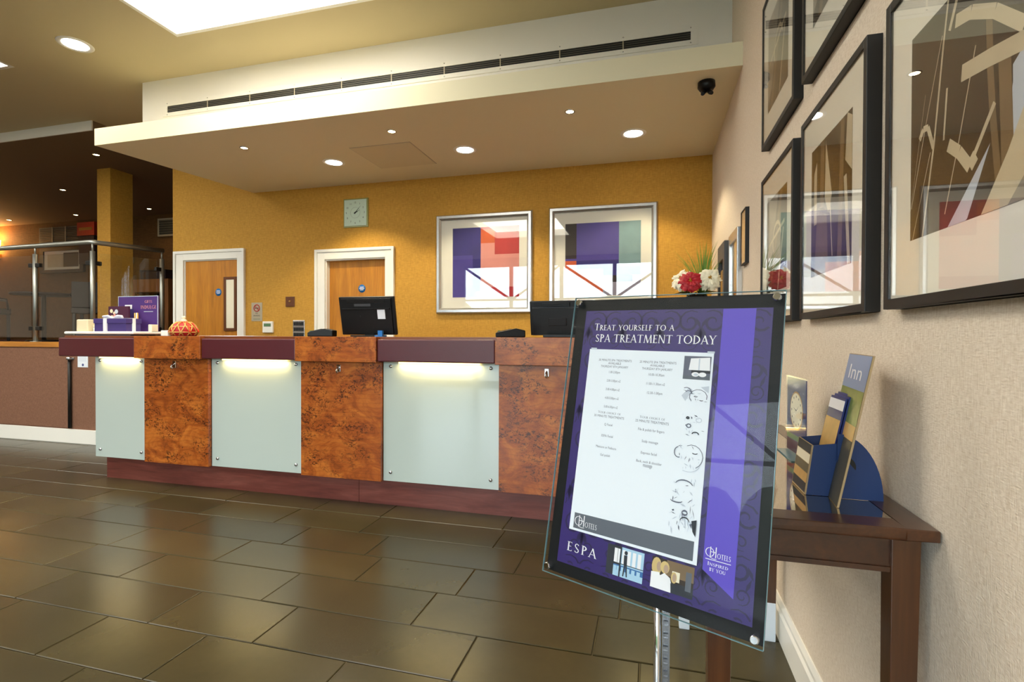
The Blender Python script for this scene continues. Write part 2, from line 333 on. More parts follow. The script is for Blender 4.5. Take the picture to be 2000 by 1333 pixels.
# glazed front behind the camera
fr = MB(); fr.box(-5.4, XW+.15, YR-.15, YR, 3.25, ZC).box(-5.4, XW+.15, YR-.15, YR, 0, .08).box(XL, -5.4, YR-.15, YR, 0, ZC)
struct(fr.build('wall_rear', 'tan_paper'))
for i in range(4):
    x0 = -5.4+i*1.475; x1 = x0+1.475
    w = MB()
    w.tube([(x0+.05, YR-.1, 2.26), (x1-.05, YR-.1, 3.19)] if i % 2 else [(x1-.05, YR-.1, 2.26), (x0+.05, YR-.1, 3.19)], .035, 8)
    w.box(x0, x0+.05, YR-.12, YR-.03, .08, 3.25).box(x1-.05, x1, YR-.12, YR-.03, .08, 3.25).box(x0+.05, x1-.05, YR-.12, YR-.03, .08, .14).box(x0+.05, x1-.05, YR-.12, YR-.03, 3.19, 3.25).box(x0+.05, x1-.05, YR-.1, YR-.05, 2.2, 2.26)
    o = struct(w.build('window_%d' % (i+1), 'dark_metal'))
    MB().box(x0+.05, x1-.05, YR-.08, YR-.074, .14, 3.19).build('pane', 'pane', o)
struct(MB().box(-40, 30, -45, YR-.15, -.2, -.12).build('ground', 'asphalt'), 'pale paving outside the glazed front')
mb = MB()
for k in range(24): mb.ball((-34+k*2.0, -16+.5*math.sin(k*2.1), 1.0), (1.5, 1.1, 1.7+.5*math.sin(k*1.7)+(1.2 if k < 12 else 0)), 14, 9)  # unseen row, added to darken what the sign's cover reflects of the windows
struct(mb.build('unseen_hedge', 'hedge'), 'unseen green hedge added outside the glazed front to darken reflections')

# ------------------------------------------------------------------ floor of slate tiles, each its own piece
flo = struct(MB().box(XL, XW+.1, YR-.15, 7.45, -.12, -.005).build('floor', 'grout'), 'dark olive slate tiled lobby floor')
PITCH, GAP = .2715, .0045
known = {0: [-2.66, -2.165, -1.66, -1.047, -.53, .08], 1: [-2.72, -1.967, -1.457, -.644, -.03], 2: [-2.97, -2.478, -1.654, -.93, -.2], 3: [-3.01, -2.913, -2.184, -1.357, -.841, -.12], 4: [-2.71, -1.99, -1.466, -.642, .08], 5: [-3.39, -2.86, -1.668, -.835, -.22]}
del known[3][0]; known[5].insert(2, -2.27)
tmesh = {}
def tile_mesh(L):
    k = round(L, 3)
    if k not in tmesh:
        h = .0025; x1, y1 = k-GAP, PITCH-GAP
        v = [(0, 0, -.008), (x1, 0, -.008), (x1, y1, -.008), (0, y1, -.008), (0, 0, -h), (x1, 0, -h), (x1, y1, -h), (0, y1, -h), (h, h, 0), (x1-h, h, 0), (x1-h, y1-h, 0), (h, y1-h, 0)]
        f = [(8, 9, 10, 11)]+[(a, (a+1) % 4, 4+(a+1) % 4, 4+a) for a in range(4)]+[(4+a, 4+(a+1) % 4, 8+(a+1) % 4, 8+a) for a in range(4)]
        me = bpy.data.meshes.new('tile'); me.from_pydata(v, [], f); me.materials.append(MATS['slate']); me.update(); tmesh[k] = me
    return tmesh[k]
rest = MB(); LENS = [.5, .61, .72, .82]
def lay(row):
    y = 1.351+row*PITCH
    js = list(known.get(row, []))
    if not js: js = [-1.2+random.random()*.6]
    while js[-1] < XW: js.append(js[-1]+random.choice(LENS))
    js[-1] = XW
    if js[-1]-js[-2] < .12: js.pop(-2)
    while js[0] > XL: js.insert(0, js[0]-random.choice(LENS))
    js[0] = XL
    for a, b in zip(js, js[1:]):
        if b-a < .02: continue
        if -1 <= row <= 10 and b > -7.6 and not (row > 8 and a > -4.3):
            o = bpy.data.objects.new('tile', tile_mesh(b-a)); COL.objects.link(o); o.parent = flo
            o.location = (a, y, random.uniform(-.0004, .0004)); o.rotation_euler = (random.uniform(-1, 1)*.0012, random.uniform(-1, 1)*.0008, 0)
        else:
            rest.box(a, b-GAP, y, y+PITCH-GAP, -.008, 0)
for r in range(-24, 12): lay(r)
o = rest.build('tile_field', 'slate', flo); o['kind'] = 'stuff'

# ------------------------------------------------------------------ doors
def door(n, x0, x1, top, ax0, ax1, atop, rec, label):
    d = struct(MB().box(x0, x1, YB+rec, YB+rec+.044, .008, top-.003).build('door_%d' % n, 'door_veneer'), label)
    m = MB()
    for (a, b) in ((ax0, x0), (x1, ax1)):
        m.box(a, b, YB-.018, YB, 0, atop); i0, i1 = (a, a+.03) if a == ax0 else (b-.03, b); m.box(i0, i1, YB-.03, YB-.018, 0, atop)
    m.box(x0, x1, YB-.018, YB, top, atop).box(ax0+.03, ax1-.03, YB-.03, YB-.018, atop-.03, atop)
    m.box(x0, x0+.012, YB, YB+.15, 0, top).box(x1-.012, x1, YB, YB+.15, 0, top).box(x0, x1, YB, YB+.15, top-.012, top)
    m.build('architrave', 'gloss_white', d, .002)
    return d
d1 = door(1, -5.147, -4.404, 2.02, -5.28, -4.305, 2.125, .01, 'oak veneer door with a narrow vision panel')
d2 = door(2, -3.295, -2.594, 1.965, -3.412, -2.494, 2.07, .055, 'oak veneer door behind the black monitor')
vp = MB()
for a in ((-4.60, -4.57, 1.22, 1.82), (-4.46, -4.43, 1.22, 1.82), (-4.57, -4.46, 1.22, 1.25), (-4.57, -4.46, 1.79, 1.82)): vp.box(a[0], a[1], YB-.002, YB+.012, a[2], a[3])
vpo = vp.build('vision_panel', 'brass_brown', d1); MB().box(-4.57, -4.46, YB+.004, YB+.009, 1.25, 1.79).build('pane', 'paper_cream', vpo)
def disc_sign(d, x, y, z):
    o = MB().lathe([(0, -.002), (.042, -.002), (.042, 0)], (x, y, z), 24, 'Y').build('door_sign', 'sign_blue', d)
    m = MB()
    for k, w in enumerate((.022, .028, .02)): m.box(x-w, x+w, y-.003, y-.002, z+.012-k*.014, z+.018-k*.014)
    m.build('sign_lettering', 'print_white', o)
disc_sign(d1, -4.68, YB+.01, 1.652); disc_sign(d2, -2.9, YB+.055, 1.66)

# ------------------------------------------------------------------ lettering
_tc = {}
def sans(txt):
    """plain lettering as flat 2D polygons, cap height about .7"""
    if txt not in _tc:
        cu = bpy.data.curves.new('t', 'FONT'); cu.body = txt; cu.resolution_u = 2; cu.size = 1
        ob = bpy.data.objects.new('t', cu); COL.objects.link(ob)
        me = bpy.data.meshes.new_from_object(ob.evaluated_get(bpy.context.evaluated_depsgraph_get()))
        vs = [(v.co.x, v.co.y) for v in me.vertices]; fs = [tuple(p.vertices) for p in me.polygons]
        bpy.data.objects.remove(ob); bpy.data.curves.remove(cu); bpy.data.meshes.remove(me)
        _tc[txt] = (vs, fs)
    return _tc[txt]
TH, TN = .14, .055
def V(x, y0=0, y1=1, w=TH, sb=1, st=1):
    r = [[(x-w/2, y0), (x+w/2, y0), (x+w/2, y1), (x-w/2, y1)]]
    if sb: r.append([(x-w/2-.09, y0), (x+w/2+.09, y0), (x+w/2+.07, y0+.04), (x-w/2-.07, y0+.04)])
    if st: r.append([(x-w/2-.07, y1-.04), (x+w/2+.07, y1-.04), (x+w/2+.09, y1), (x-w/2-.09, y1)])
    return r
def Dg(x0, y0, x1, y1, w=TH): return [[(x0-w/2, y0), (x0+w/2, y0), (x1+w/2, y1), (x1-w/2, y1)]]
def Hb(x0, x1, y, w=TN, tick=0):
    r = [[(x0, y-w/2), (x1, y-w/2), (x1, y+w/2), (x0, y+w/2)]]
    if tick: r.append([(x1-.045, y), (x1, y), (x1+.02, y+tick), (x1-.005, y+tick)])
    return r
def Sf(x, y, e=.13): return [[(x-e, y), (x+e, y), (x+e-.02, y+.04), (x-e+.02, y+.04)]] if y < .5 else [[(x-e+.02, y-.04), (x+e-.02, y-.04), (x+e, y), (x-e, y)]]
def Ar(cx, cy, rx, ry, a0, a1, n=14, th=TH, tn=TN):
    r = []
    for i in range(n):
        q = []
        for a, s in ((a0+(a1-a0)*i/n, 1), (a0+(a1-a0)*(i+1)/n, 1), (a0+(a1-a0)*(i+1)/n, 0), (a0+(a1-a0)*i/n, 0)):
            a = math.radians(a); w = tn+(th-tn)*abs(math.cos(a)); k = 0 if s else w
            q.append((cx+(rx-k)*math.cos(a), cy+(ry-k*.9)*math.sin(a)))
        r.append(q)
    return r
GL = {'A': (.8, Dg(.06, 0, .4, 1, TN+.01)+Dg(.72, 0, .38, 1)+Hb(.2, .6, .34)+Sf(.07, 0)+Sf(.72, 0)),
 'B': (.62, V(.16)+Ar(.16, .76, .36, .24, -90, 90)+Ar(.16, .26, .42, .26, -90, 90)), 'C': (.84, Ar(.47, .5, .45, .5, 45, 315, 20)),
 'D': (.84, V(.16)+Ar(.18, .5, .62, .5, -90, 90, 18)), 'E': (.58, V(.16)+Hb(.16, .52, .97, TN, -.12)+Hb(.16, .46, .52)+Hb(.16, .54, .03, TN, .14)),
 'F': (.54, V(.16)+Hb(.16, .52, .97, TN, -.12)+Hb(.16, .46, .5)), 'G': (.88, Ar(.47, .5, .45, .5, 45, 315, 20)+V(.78, .04, .44, TH, 0, 1)),
 'H': (.88, V(.16)+V(.7)+Hb(.16, .7, .5)), 'I': (.34, V(.17)), 'J': (.34, V(.17, -.2, 1, TH, 0)), 'L': (.56, V(.16)+Hb(.16, .54, .03, TN, .14)),
 'M': (1.06, Dg(.1, 0, .2, 1, TN+.02)+Dg(.54, 0, .22, 1, TH)+Dg(.54, 0, .86, 1, TN)+Dg(.94, 0, .86, 1, TH)+Sf(.1, 0)+Sf(.94, 0)),
 'N': (.9, V(.14, 0, 1, TN+.02)+Dg(.74, 0, .16, 1)+V(.76, 0, 1, TN+.02, 0, 1)), 'O': (.98, Ar(.49, .5, .47, .5, 0, 360, 28)),
 'P': (.6, V(.16)+Ar(.17, .73, .4, .27, -90, 90)), 'Q': (.98, Ar(.49, .5, .47, .5, 0, 360, 28)+Dg(1.0, -.24, .5, .05, .12)),
 'R': (.7, V(.16)+Ar(.17, .73, .38, .27, -90, 90)+Dg(.66, 0, .32, .48)+Sf(.68, 0, .08)),
 'S': (.56, Ar(.28, .75, .23, .25, 20, 250, 12, .1, .07)+Dg(.42, .34, .16, .62, .16)+Ar(.28, .25, .25, .25, -160, 70, 12, .1, .07)),
 'T': (.76, V(.38, 0, 1, TH, 1, 0)+Hb(.02, .74, .97, TN, -.12)+[[(.02, .97), (.065, .97), (.025, .85), (0, .85)]]),
 'U': (.86, V(.15, .3, 1, TH, 0, 1)+Ar(.43, .34, .35, .34, 180, 360)+V(.72, .3, 1, TN+.02, 0, 1)), 'V': (.76, Dg(.38, 0, .08, 1)+Dg(.38, 0, .68, 1, TN)+Sf(.08, 1)+Sf(.68, 1)),
 'W': (1.1, Dg(.32, 0, .08, 1)+Dg(.32, 0, .54, 1, TN)+Dg(.78, 0, .54, 1)+Dg(.78, 0, 1.02, 1, TN)), 'Y': (.76, Dg(.38, .45, .08, 1)+Dg(.38, .45, .68, 1, TN)+V(.38, 0, .5, TH, 1, 0)+Sf(.08, 1)+Sf(.68, 1)), ' ': (.34, [])}
def serif(txt, track=.06):
    x = 0; vs = []; fs = []
    for ch in txt:
        k = 1 if ch == ch.upper() else .8
        w, ps = GL[ch.upper()]
        for p in ps:
            b = len(vs); vs += [(x+px*k, py*k) for px, py in p]; fs.append(tuple(range(b, b+len(p))))
        x += w*k+track
    return vs, fs
def put(mb, glyphs, fn, x, y, width=None, height=None, align='L'):
    """glyphs to a surface; fn(u, v) maps print coordinates (v downwards) to 3D"""
    vs, fs = glyphs
    x0 = min(v[0] for v in vs); x1 = max(v[0] for v in vs); y1 = max(v[1] for v in vs); y0 = 0
    sy = height/y1 if height else None
    sx = width/(x1-x0) if width else sy
    if sy is None: sy = sx
    off = {'L': 0, 'C': -(x1-x0)*sx/2, 'R': -(x1-x0)*sx}[align]
    mb.add([fn(x+off+(v[0]-x0)*sx, y-v[1]*sy) for v in vs], fs)
    return mb

# ------------------------------------------------------------------ reception desk
CT = 1.163
DK = thing('reception_desk', 'long reception desk of burl wood, frosted glass and maroon leather', 'reception desk', (-2.1, 3.3, 0))
MB().box(-4.33, .47, 3.215, 3.5, .19, 1.12).build('carcass', 'plinth_wood', DK)
for a, b in ((-4.31, -1.978), (-1.975, .47)): MB().box(a, b, 3.205, 3.45, 0, .192).build('plinth', 'plinth_wood', DK)
MB().box(-4.6, .47, 3.085, 3.6, 1.12, CT).build('worktop', 'worktop_wood', DK, .003)
capx = [-4.619, -3.818, -3.192, -2.378, -1.753, -.93, -.3, .47]
panx = [-4.33, -3.786, -3.175, -2.372, -1.748, -.922, -.3, .47]
for i in range(7):
    a, b, p, q = capx[i], capx[i+1], panx[i], panx[i+1]
    if i % 2 == 0:
        o = MB().box(a+.004, b-.003, 3.05, 3.095 if i else 3.3, .998, 1.147).build('leather_edge', 'leather', DK, .008)
        g = MB().box(p+.004, q-.002, 3.128, 3.14, .19, 1.0).build('glass_panel', 'back_glass', DK, .001)
        MB().box(p+.02, q-.02, 3.14, 3.215, .2, 1.0).build('glass_backing', 'plinth_wood', DK)
        for x in (p+.06, q-.06):
            for z in (.25, .965): MB().lathe([(0, -.011), (.009, -.011), (.012, -.006), (.012, 0)], (x, 3.128, z), 14, 'Y').build('bolt', 'steel', g)
        c = (p+q)/2; L = (q-p)*.34
        st = MB().box(c-L, c+L, 3.098, 3.122, .986, .998).build('strip_light', 'strip_light', DK)
        light('strip_lamp', 'AREA', (c, 3.106, .984), STRIP_W*(q-p)/.8, (1, .72, .30), DK, shape='RECTANGLE', size=2*L, size_y=.016)
    else:
        MB().box(a-.001, b+.001, 3.043, 3.1, .993, 1.163).build('burl_edge', 'burl', DK, .002)
        w = MB().box(p, q, 3.1, 3.128, .188, .993).build('burl_panel', 'burl', DK, .0015)
        MB().box(p+.02, q-.02, 3.128, 3.215, .2, .99).build('panel_backing', 'plinth_wood', DK)
        hx = {1: -3.49, 3: -2.068, 5: -.615}[i]
        m = MB().box(hx-.014, hx+.014, 3.094, 3.1, .922, .972)
        m.tube([(hx, 3.096, .955), (hx, 3.078, .945), (hx, 3.07, .93), (hx, 3.076, .918), (hx, 3.086, .92)], .006, 8)
        m.build('bag_hook', 'chrome', w, .003)

# ------------------------------------------------------------------ things on the desk
T = thing('monitor', 'black computer monitor seen from behind before the second door', 'monitor', (-2.01, 3.38, CT))
def tilt(c, ang, yaw=0):
    R_ = Matrix.Rotation(yaw, 3, 'Z') @ Matrix.Rotation(ang, 3, 'X'); c = Vector(c)
    return lambda p: c+R_ @ p
m = MB(); m.T = tilt((-2.01, 3.37, 1.315), math.radians(12), .03)
m.box(-.222, .222, .0, .025, -.142, .142); m.build('screen_housing', 'black_plastic', T, .006)
m = MB(); m.T = tilt((-2.01, 3.37, 1.315), math.radians(12), .03)
m.prism([(-.2, .001, -.13), (.2, .001, -.13), (.2, .001, .13), (-.2, .001, .13)], (0, -.012, 0)); m.box(-.19, .19, -.02, -.011, .05, .06)
for k in range(6): m.box(-.15, .15, -.0145, -.012, .1+k*.004, .102+k*.004)
for sx in (-.05, .05):
    for sz in (-.09, 0): m.lathe([(0, -.0145), (.005, -.0145), (.005, -.012)], (sx, 0, sz), 8, 'Y')
m.build('rear_cover', 'black_plastic', T, .002)
m = MB(); m.T = tilt((-2.01, 3.37, 1.315), math.radians(12), .03)
m.box(.09, .15, -.0148, -.012, -.02, .055); m.build('white_sticker', 'paper_white', T)
m = MB(); m.T = tilt((-2.01, 3.37, 1.315), math.radians(12), .03); m.box(-.09, .04, -.0145, -.012, .074, .092); m.build('name_plate', 'grey_plastic', T)
MB().box(-2.11, -1.91, 3.3, 3.48, CT, CT+.012).box(-2.05, -1.97, 3.395, 3.425, CT+.012, 1.3).build('stand', 'black_plastic', T, .004)
MB().box(-1.9, -1.865, 3.325, 3.345, CT+.012, CT+.045).box(-1.91, -1.85, 3.3, 3.36, CT, CT+.012).build('video_plug', 'sign_blue', T)
T = thing('till_monitor', 'black till monitor with a slotted top beside the spa sign', 'monitor', (-.55, 3.38, CT))
m = MB(); m.T = tilt((-.56, 3.36, 1.285), math.radians(10), -.05)
m.box(-.225, .2, 0, .03, -.11, .12).build('screen_housing', 'black_plastic', T, .005)
m = MB(); m.T = tilt((-.56, 3.36, 1.285), math.radians(10), -.05)
m.box(-.2, .18, -.03, 0, -.105, .075).box(-.14, .05, -.012, -.002, .082, .108).box(-.09, .03, -.034, -.03, -.04, .01).build('rear_cover', 'black_plastic', T, .006)
m = MB(); m.T = tilt((-.56, 3.36, 1.285), math.radians(10), -.05); m.box(-.205, .185, -.006, 0, .074, .08); m.build('trim_strip', 'grey_plastic', T)
MB().box(-.68, -.44, 3.29, 3.46, CT, CT+.02).box(-.6, -.52, 3.385, 3.42, CT+.02, 1.25).build('stand', 'black_plastic', T, .004)
def terminal(x, y, rz, label):
    T = thing('card_terminal', label, 'card machine', (x, y, CT), 'card machines on the desk'); R_ = Matrix.Rotation(rz, 3, 'Z'); c = Vector((x, y, CT))
    m = MB(); m.T = lambda p: c+R_ @ p
    m.prism([(-.1, -.038, 0), (.09, -.038, 0), (.09, -.038, .045), (.03, -.038, .058), (-.1, -.038, .03)], (0, .076, 0)); m.build('body', 'black_plastic', T, .006)
    m = MB(); m.T = lambda p: c+R_ @ p; m.prism([(-.09, -.03, .0335), (.0, -.03, .0527), (.0, .03, .0527), (-.09, .03, .0335)], (0, 0, .003)); m.build('keypad', 'grey_plastic', T)
    for k, cm in ((0, 'lcd_green'), (1, 'sign_red'), (2, 'gold')):
        m = MB(); m.T = lambda p: c+R_ @ p; x0 = -.085+.0; m.box(-.086+k*.0, -.07, -.025+k*.018, -.012+k*.018, .036, .043); m.build('key', cm, T)
terminal(-2.28, 3.22, .15, 'black card payment terminal beside the monitor with the white sticker')
terminal(-.87, 3.2, .3, 'card payment terminal beside the slotted till monitor')
# gift display
T = thing('display_tray', 'white rounded display tray on the leather end of the desk', 'tray', (-4.39, 3.35, CT))
MB().box(-4.78, -4.02, 3.2, 3.5, CT+.012, CT+.036).build('tray_board', 'gloss_white', T, .01); MB().box(-4.70, -4.1, 3.24, 3.46, CT, CT+.012).build('tray_foot', 'print_grey', T)
tag(MB().box(-4.06, -4.022, 3.36, 3.42, CT+.0362, CT+.095).build('tray_end', 'paper_cream', None, .004, (-4.04, 3.39, CT+.0362)), 'cream raised end of the display tray', 'tray end')  # raised end of the tray, built as a separate block
TZ = CT+.0362
T = thing('gift_box', 'purple gift box tied with white ribbon on the tray', 'gift box', (-4.28, 3.28, TZ))
MB().box(-4.455, -4.115, 3.215, 3.34, TZ, TZ+.07).build('box_base', 'gift_purple', T, .002); MB().box(-4.46, -4.11, 3.21, 3.345, TZ+.066, TZ+.106).build('lid', 'gift_purple', T, .002)
m = MB().box(-4.35, -4.312, 3.207, 3.348, TZ+.001, TZ+.108).box(-4.462, -4.106, 3.265, 3.29, TZ+.001, TZ+.109)
m.build('ribbon', 'ribbon_white', T)
m = MB()
for s in (-1, 1):
    m.tube([(-4.33, 3.277, TZ+.112), (-4.33+s*.05, 3.27, TZ+.128), (-4.33+s*.1, 3.27, TZ+.124), (-4.33+s*.09, 3.285, TZ+.114), (-4.33, 3.28, TZ+.113)], [.007, .01, .011, .009, .006], 8)
m.build('bow', 'ribbon_white', T)
T = thing('candle', 'cream candle in a square glass beside the gift box', 'candle', (-4.6, 3.28, TZ))
MB().box(-4.665, -4.535, 3.22, 3.34, TZ, TZ+.1).build('wax_block', 'wax', T, .008); MB().tube([(-4.6, 3.28, TZ+.1), (-4.6, 3.28, TZ+.112)], .002, 6).build('wick', 'ink_black', T)
T = thing('small_jar', 'small white jar between the candle and the gift box', 'jar', (-4.5, 3.27, TZ)); MB().lathe([(0, 0), (.026, 0), (.028, .03), (0, .03)], (-4.5, 3.27, TZ), 16).build('body', 'gloss_white', T); MB().lathe([(0, .03), (.029, .03), (.029, .05), (0, .05)], (-4.5, 3.27, TZ), 16).build('lid', 'wax', T)
T = thing('spa_gift_card', 'purple showcard with pink lettering standing behind the gift box', 'showcard', (-4.25, 3.4, TZ))
cy = 3.43
MB().box(-4.475, -4.035, cy, cy+.008, TZ, 1.505).build('board', 'card_purple', T); MB().box(-4.4, -4.1, cy+.008, cy+.05, TZ, TZ+.03).build('foot', 'card_purple', T)
m = MB().box(-4.475, -4.035, cy-.002, cy, 1.5, 1.505).box(-4.04, -4.035, cy-.002, cy, TZ, 1.5).box(-4.475, -4.471, cy-.002, cy, TZ, 1.5); m.build('edge', 'print_pale', T)
m = MB(); fn = lambda u, v: (u, cy-.001, v)
def fnz(y): return lambda u, v: (u, y, -v)
put(m, serif('GIFTS'), fnz(cy-.001), -4.14, -1.445, .08, .022, 'C').build('lettering', 'art_pink', T); put(m := MB(), serif('INDULGE'), fnz(cy-.001), -4.14, -1.395, .17, .028, 'C').build('lettering', 'art_pink', T)
MB().box(-4.19, -4.09, cy-.001, cy-.0003, 1.368, 1.373).build('caption_line', 'print_pale', T)
m = MB().box(-4.4, -4.3, cy-.001, cy-.0003, 1.28, 1.4); m.k = 1; m.box(-4.4, -4.32, cy-.0015, cy-.001, 1.395, 1.43); m.build('printed_bag', ['gift_purple', 'ribbon_white'], T)
T = thing('spa_booklet', 'dark wine booklet with pink printed flowers behind the gift box', 'booklet', (-4.4, 3.38, TZ))
MB().box(-4.51, -4.285, 3.37, 3.385, TZ, 1.415).build('cover', 'card_wine', T, .001)
m = MB(); random.seed(3)
for k in range(16):
    x = -4.5+random.random()*.12; z = 1.24+random.random()*.14; m.k = random.choice((0, 0, 1, 2)); r = random.uniform(.009, .02)
    m.poly([(x+r*math.cos(a), 3.369-k*.00003, z+r*math.sin(a)) for a in [j*PI/4 for j in range(8)]])
m.build('printed_flowers', ['art_pink', 'print_pale', 'wax'], T)
for k, (x, cm) in enumerate(((-4.255, 'gold'), (-4.235, 'print_white'), (-4.225, 'gold'))):
    T = tag(MB().tube([(x, 3.402, TZ), (x, 3.402, TZ+.16)], .006, 10).build('perfume_vial', cm), 'slender perfume vial between the wine booklet and purple showcard', 'vial', 'vials before the showcard')
T = thing('lattice_pot', 'red and gold lattice pot with a cream knob on the burl edge', 'ornament', (-3.62, 3.3, CT))
bx, by = -3.62, 3.3
prof = [(0, 0), (.088, 0), (.098, .03), (.095, .06), (.078, .09), (.046, .113), (0, .118)]
MB().lathe(prof, (bx, by, CT), 24).build('body', 'cosy_red', T)
m = MB()
for k in range(10):
    for s in (-1, 1):
        m.tube([(bx+(prof[i][0]+.002)*math.cos(k*PI/5+s*i*.16), by+(prof[i][0]+.002)*math.sin(k*PI/5+s*i*.16), CT+max(.006, prof[i][1])) for i in range(1, 6)], .0042, 6)
for h, r in ((.03, .1), (.075, .084)): m.tube([(bx+r*math.cos(a), by+r*math.sin(a), CT+h) for a in [j*PI/12 for j in range(25)]], .004, 6, False)
m.build('lattice', 'cosy_gold', T)
MB().lathe([(0, .112), (.026, .114), (.022, .128), (.010, .137), (.016, .147), (.011, .158), (0, .161)], (bx, by, CT), 16).build('knob', 'wax', T)
m = MB()
for a in (3.5, 5.9, .3): m.tube([(bx, by-.01, CT+.118), (bx+.07*math.cos(a), by+.07*math.sin(a), CT+.1), (bx+.11*math.cos(a), by+.11*math.sin(a), CT+.05), (bx+.118*math.cos(a), by+.118*math.sin(a), CT+.03)], .006, 6)
m.build('ribbon', 'ribbon_orange', T)
tag(MB().box(-3.81, -3.735, 3.26, 3.33, CT, CT+.045).build('white_carton', 'gloss_white', None, .004, (-3.77, 3.3, CT)), 'small white carton beside the lattice pot', 'carton')
pp = thing('paper_stack', 'loose sheets of white paper on the desk', 'paper', (-3.05, 3.25, CT))
for k, (dx, rz) in enumerate(((0, .04), (.12, -.08), (-.1, .12))):
    m = MB(); c = Vector((-3.05+dx, 3.25, CT+.0008+k*.0012)); R_ = Matrix.Rotation(rz, 3, 'Z'); m.T = (lambda c, R_: lambda p: c+R_ @ p)(c, R_)
    m.box(-.15, .15, -.105, .105, -.0008, .0004); m.build('sheet', 'paper_white', pp)
# flowers in a vase at the wall end of the desk
FX, FY = .27, 3.33
T = thing('flower_vase', 'dark vase of white and red peonies with ornamental grass', 'flowers', (FX, FY, CT))
MB().lathe([(0, 0), (.045, 0), (.05, .02), (.065, .1), (.075, .2), (.06, .26), (.055, .26), (.06, .19), (0, .05)], (FX, FY, CT), 24).build('vase', 'vase', T)
def peony(c, r, mat, seed, face):
    rnd = random.Random(seed); face = Vector(face).normalized(); q = face.to_track_quat('Z', 'Y').to_matrix(); c = Vector(c); m = MB()
    for ring, (n, tiltd, rr, L) in enumerate(((9, 24, .25, .6), (12, 42, .3, .74), (14, 60, .3, .88), (16, 78, .3, .98), (16, 98, .25, 1.02), (14, 122, .2, .92))):
        for k in range(n):
            a = 2*PI*k/n+ring*.37+rnd.uniform(-.15, .15); th = math.radians(tiltd+rnd.uniform(-8, 8)); w = r*(.34 if ring < 2 else .4)*rnd.uniform(.8, 1.15); Lk = L*rnd.uniform(.9, 1.1)
            d = Vector((math.cos(a)*math.sin(th), math.sin(a)*math.sin(th), math.cos(th))); side = Vector((-math.sin(a), math.cos(a), 0)); up = d.cross(side)
            pts = []
            for i, (t, ww, cv) in enumerate(((.22, .25, 0), (.6, .85, -.1), (.88, 1.0, .02), (1.0, .8, .2))):
                for s in (-1, -.35, .35, 1):
                    e = rnd.uniform(-.1, .1) if i == 3 else 0
                    pts.append(c+q @ (d*(r*Lk*(t+e))+side*(s*w*ww*.55)-up*(r*(cv+.1*s*s))))
            m.add(pts, [(i*4+j, i*4+j+1, (i+1)*4+j+1, (i+1)*4+j) for i in range(3) for j in range(3)], True)
    o = m.build('flower', mat, T)
    h = MB()
    for k in range(14):
        a = rnd.random()*2*PI; s = rnd.random()*.16*r; h.ball(c+q @ Vector((s*math.cos(a), s*math.sin(a), r*(.42+rnd.random()*.16))), r*.05, 6, 4)
    h.build('flower_heart', 'flower_heart', o)
    return o
peony((.185, 3.31, 1.515), .066, 'petal_white', 1, (-.5, -.7, .5)); peony((.228, 3.26, 1.50), .063, 'petal_red', 2, (-.1, -1, .25)); peony((.335, 3.27, 1.515), .064, 'petal_white', 4, (.05, -1, .2)); peony((.22, 3.37, 1.535), .055, 'petal_red', 5, (0, .3, 1))
for x, y, z in ((.185, 3.31, 1.49), (.228, 3.28, 1.47), (.335, 3.29, 1.49)): MB().tube([(FX, FY, CT+.12), (x*.6+FX*.4, y*.6+FY*.4, CT+.25), (x, y, z)], .003, 6).build('stem', 'leaf', T)
for k in range(9):
    a = k*.7+.3; L = .09+.02*(k % 3); p = Vector((FX+.02*math.cos(a)-.01, FY+.02*math.sin(a), CT+.26)); d = Vector((math.cos(a), math.sin(a)-.2, .25)).normalized(); s = d.cross(Vector((0, 0, 1))).normalized()
    MB().add([p, p+d*L*.5+s*.022+Vector((0, 0, .01)), p+d*L-Vector((0, 0, .015)), p+d*L*.5-s*.022+Vector((0, 0, .01)), p+d*L*.5], [(0, 1, 4), (1, 2, 4), (2, 3, 4), (3, 0, 4)], True).build('leaf', 'leaf', T)
m = MB(); rnd = random.Random(9)
for k in range(70):
    a = rnd.gauss(0, 1); b = rnd.gauss(0, .5); L = rnd.uniform(.2, .36); a = max(-2.2, min(1.3, a)); lean = a*.07
    p = [Vector((.31+a*.012+lean*t*t, 3.36+b*.015+b*.04*t*t, 1.42+L*t)) for t in (0, .4, .75, 1)]
    w = .0022; m.add([p[0]-Vector((w, 0, 0)), p[0]+Vector((w, 0, 0)), p[1]+Vector((w, 0, 0)), p[1]-Vector((w, 0, 0)), p[2]+Vector((w*.7, 0, 0)), p[2]-Vector((w*.7, 0, 0)), p[3]], [(0, 1, 2, 3), (3, 2, 4, 5), (5, 4, 6)])
g = m.build('grass_blades', 'grass', T); g['kind'] = 'stuff'

# ------------------------------------------------------------------ ceiling fittings
def downlight(x, y, z, r, big, label, group, power, col):
    t = thing('downlight', label, 'ceiling light', (x, y, z), group)
    MB().lathe([(r*.8, .0), (r*.84, -.004), (r*1.0, -.006), (r*1.12, -.003), (r*1.14, 0)], (x, y, z), 28).build('trim_ring', 'gloss_white' if big else 'steel', t)
    MB().lathe([(0, -.0015), (r*.82, -.0015), (r*.82, -.0005), (0, -.0005)], (x, y, z), 24).build('lamp_lens', 'lamp_white' if big else 'lamp_warm', t)
    light('downlight_lamp', 'SPOT', (x, y, z-.012), power, col, t, spot_size=math.radians(114 if big else 95), spot_blend=.3 if big else .6, shadow_soft_size=r*.8)
ZS = 2.728
for k, x in enumerate((-2.76, -1.508, -.139)):
    downlight(x, 4.06, ZS, .086, True, ['large round downlight in the soffit above the second door', 'large round downlight in the soffit above the violet and red print', 'large round downlight in the soffit near the black camera'][k], 'large soffit downlights', DOWN_W, (1, .86, .58))
